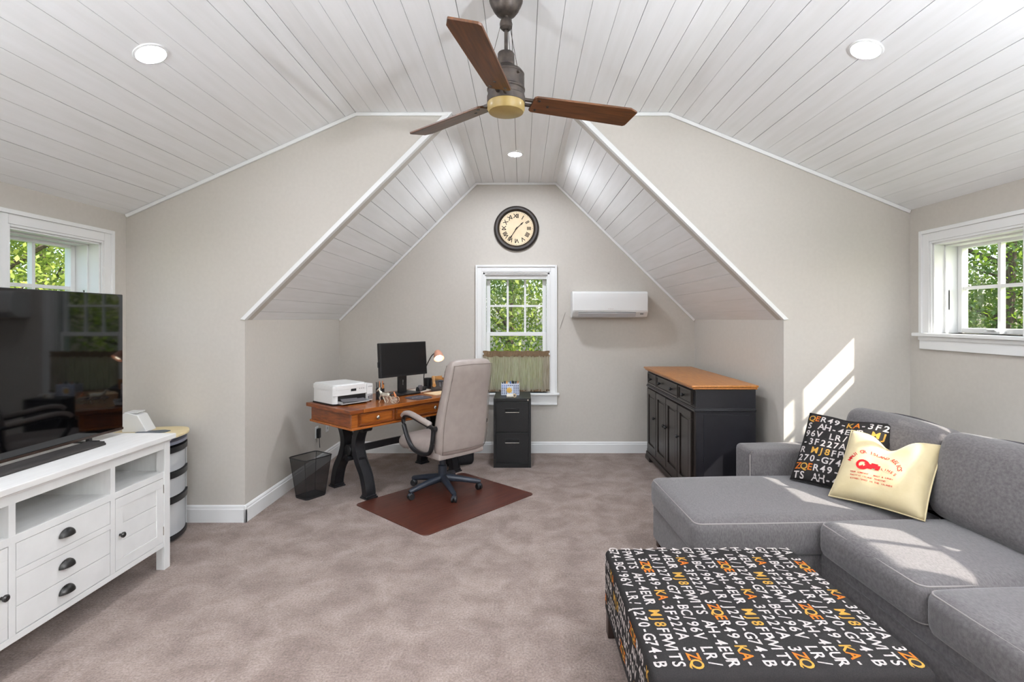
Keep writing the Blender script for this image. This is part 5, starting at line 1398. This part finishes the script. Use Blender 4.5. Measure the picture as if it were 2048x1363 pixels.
# ------------------------------------------------------------------ ottoman
ot = thing('ottoman', 'square charcoal ottoman with stencil lettering in front of the sofa', 'ottoman', (0.85, 2.05, 0), R(0.5))
OW, OD, OH = 0.90, 0.885, 0.400
body = cushion('upholstered_body', -OW / 2, OW / 2, -OD / 2, OD / 2, 0.105, OH, otto_m, ot, r=0.028, bulge=0.004, n=8)
rows = []
starts = {'A': (8, 17), 'B': (11, 1), 'C': (15, 5)}
for r_ in range(15):
    row = 'ABC'[r_ % 3]; rows.append((row, starts[row][(r_ // 3) % 2]))
def otop(x, y):      # x along the text (far to near), y up (to the right)
    X, Yl = -OW / 2 + y, max(-OD / 2, OD / 2 - x)
    sx, sy = X / (OW / 2), Yl / (OD / 2)
    rr = 0.028; e_ = max(0, -Yl - (OD / 2 - rr)); e2 = max(0, abs(X) - (OW / 2 - rr))
    drop = rr - math.sqrt(max(0, rr * rr - min(rr, e_) ** 2)) + (rr - math.sqrt(max(0, rr * rr - min(rr, e2) ** 2)))
    return (X, Yl - 0.001 * (e_ > 0), OH + 0.0014 - drop + 0.004 * max(0, 1 - sx * sx) ** 0.8 * max(0, 1 - sy * sy) ** 0.8)
print_rows(rows, 0.006, OD - 0.012, 0.0356, 0.0575, 0.0585, 0.018, otop, body, 1)
def oleft(x, y): return (-OW / 2 - 0.0012, OD / 2 - x, OH - 0.03 - y)
print_rows([('C', 4), ('B', 2), ('A', 0), ('C', 9)], 0.03, OD - 0.03, 0.0356, 0.0575, 0.0585, -0.005 + 0.05, lambda x, y: (-OW / 2 - 0.0012, OD / 2 - x, OH - 0.075 + (0.045 - y) + 0.0) if False else (-OW / 2 - 0.0012, OD / 2 - x, OH - 0.105 + y), body, -1)
# front side: lettering lines run down the face
def ofront(x, y): return (-OW / 2 + y, -OD / 2 - 0.0012, OH - 0.03 - x)
print_rows([(r_, o_ + 24) for r_, o_ in rows], 0.0, 0.26, 0.0356, 0.0575, 0.0585, 0.018, ofront, body, 1)
for (x, y) in ((-1, -1), (1, -1), (-1, 1), (1, 1)):
    b = MB(); X, Yl = x * (OW / 2 - 0.035), y * (OD / 2 - 0.035)
    b.box(X - 0.028, X + 0.028, Yl - 0.028, Yl + 0.028, 0.0, 0.11); b.build('leg', darkleg_m, ot, bevel=0.004)

# ------------------------------------------------------------------ outside: ground and trees
struct(bx('ground_outside', -60, 60, -50, 60, -3.6, -3.3, ground_m), 'green lawn outside the house')
def tree(x, y, base, height, rad, n, mat, label, low=0.15):
    t = thing('leafy_tree', label, 'tree', (x, y, base), random.uniform(0, 6), 'trees outside the windows')
    b = MB(); pts = [(0, 0, 0), (0.1, 0.05, height * 0.3), (-0.05, 0.1, height * 0.6), (0, 0, height * 0.92)]
    b.tube(smoothpath(pts, 3), [0.20 - 0.017 * i for i in range(10)], 8)
    for k in range(9):
        a = random.uniform(0, 2 * PI); z = height * random.uniform(0.3, 0.8); L = rad * random.uniform(0.5, 0.9)
        b.tube([(0, 0, z), (L * 0.5 * math.cos(a), L * 0.5 * math.sin(a), z + L * 0.25), (L * math.cos(a), L * math.sin(a), z + L * 0.4)], [0.06, 0.04, 0.015], 5)
    b.build('trunk', bark_m, t, smooth=True)
    # clustered leaf quads
    nc = 260
    u = rng.normal(size=(nc, 3)); u /= np.linalg.norm(u, axis=1, keepdims=True)
    rr = rng.random(nc) ** 0.42
    cen = u * rr[:, None] * np.array([rad, rad, height * 0.5 * (1 - low)]) + np.array([0, 0, height * (0.5 + low / 2)])
    idx = rng.integers(0, nc, n)
    p = cen[idx] + rng.normal(size=(n, 3)) * 0.27
    d1 = rng.normal(size=(n, 3)); d1 /= np.linalg.norm(d1, axis=1, keepdims=True)
    d2 = np.cross(d1, rng.normal(size=(n, 3))); d2 /= np.linalg.norm(d2, axis=1, keepdims=True)
    s_ = (0.020 + 0.032 * rng.random(n))[:, None]
    v = np.stack([p - d1 * s_ * 1.3, p + d2 * s_ * 0.7, p + d1 * s_ * 1.3, p - d2 * s_ * 0.7], axis=1).reshape(-1, 3)
    me = bpy.data.meshes.new('foliage')
    me.vertices.add(4 * n); me.vertices.foreach_set('co', v.ravel())
    me.loops.add(4 * n); me.loops.foreach_set('vertex_index', np.arange(4 * n, dtype=np.int32))
    me.polygons.add(n); me.polygons.foreach_set('loop_start', np.arange(0, 4 * n, 4, dtype=np.int32))
    me.update(calc_edges=True)
    mobj('foliage', me, mat, t)
NT = 24000
TREES = [(-2.6, 12.0, 9.0, 2.3, 0, 'green leafy tree outside the left half of the dormer window'), (1.6, 11.6, 9.5, 2.4, 2, 'yellow green tree outside the right half of the dormer window'),
         (-0.4, 14.8, 11, 2.6, 1, 'darker tree standing behind the others outside the dormer window'), (4.6, 14.2, 11, 2.7, 0, 'green tree far right beyond the dormer window'),
         (-5.8, 14.0, 11, 2.7, 1, 'green tree far left beyond the dormer window'),
         (-9.4, 9.2, 10.5, 2.5, 2, 'yellow green tree outside the left side window'), (-11.6, 12.6, 11, 2.8, 0, 'green tree behind the one outside the left side window'), (-7.0, 11.6, 9.5, 2.2, 1, 'dark tree between the left window and the dormer'),
         (9.2, 9.9, 10.5, 2.5, 1, 'dark green tree outside the right side window'), (12.2, 12.0, 11, 2.8, 0, 'green tree behind the one outside the right side window'), (7.6, 11.8, 10, 2.2, 0, 'green tree between the right window and the dormer'),
         (12.5, 9.0, 10.5, 2.5, 2, 'yellow green tree right of the one outside the right window')]
for (x, y, h_, rad, mi, lab) in TREES:
    tree(x, y, -3.3, h_, rad, NT, leaf_ms[mi], lab, 0.10)
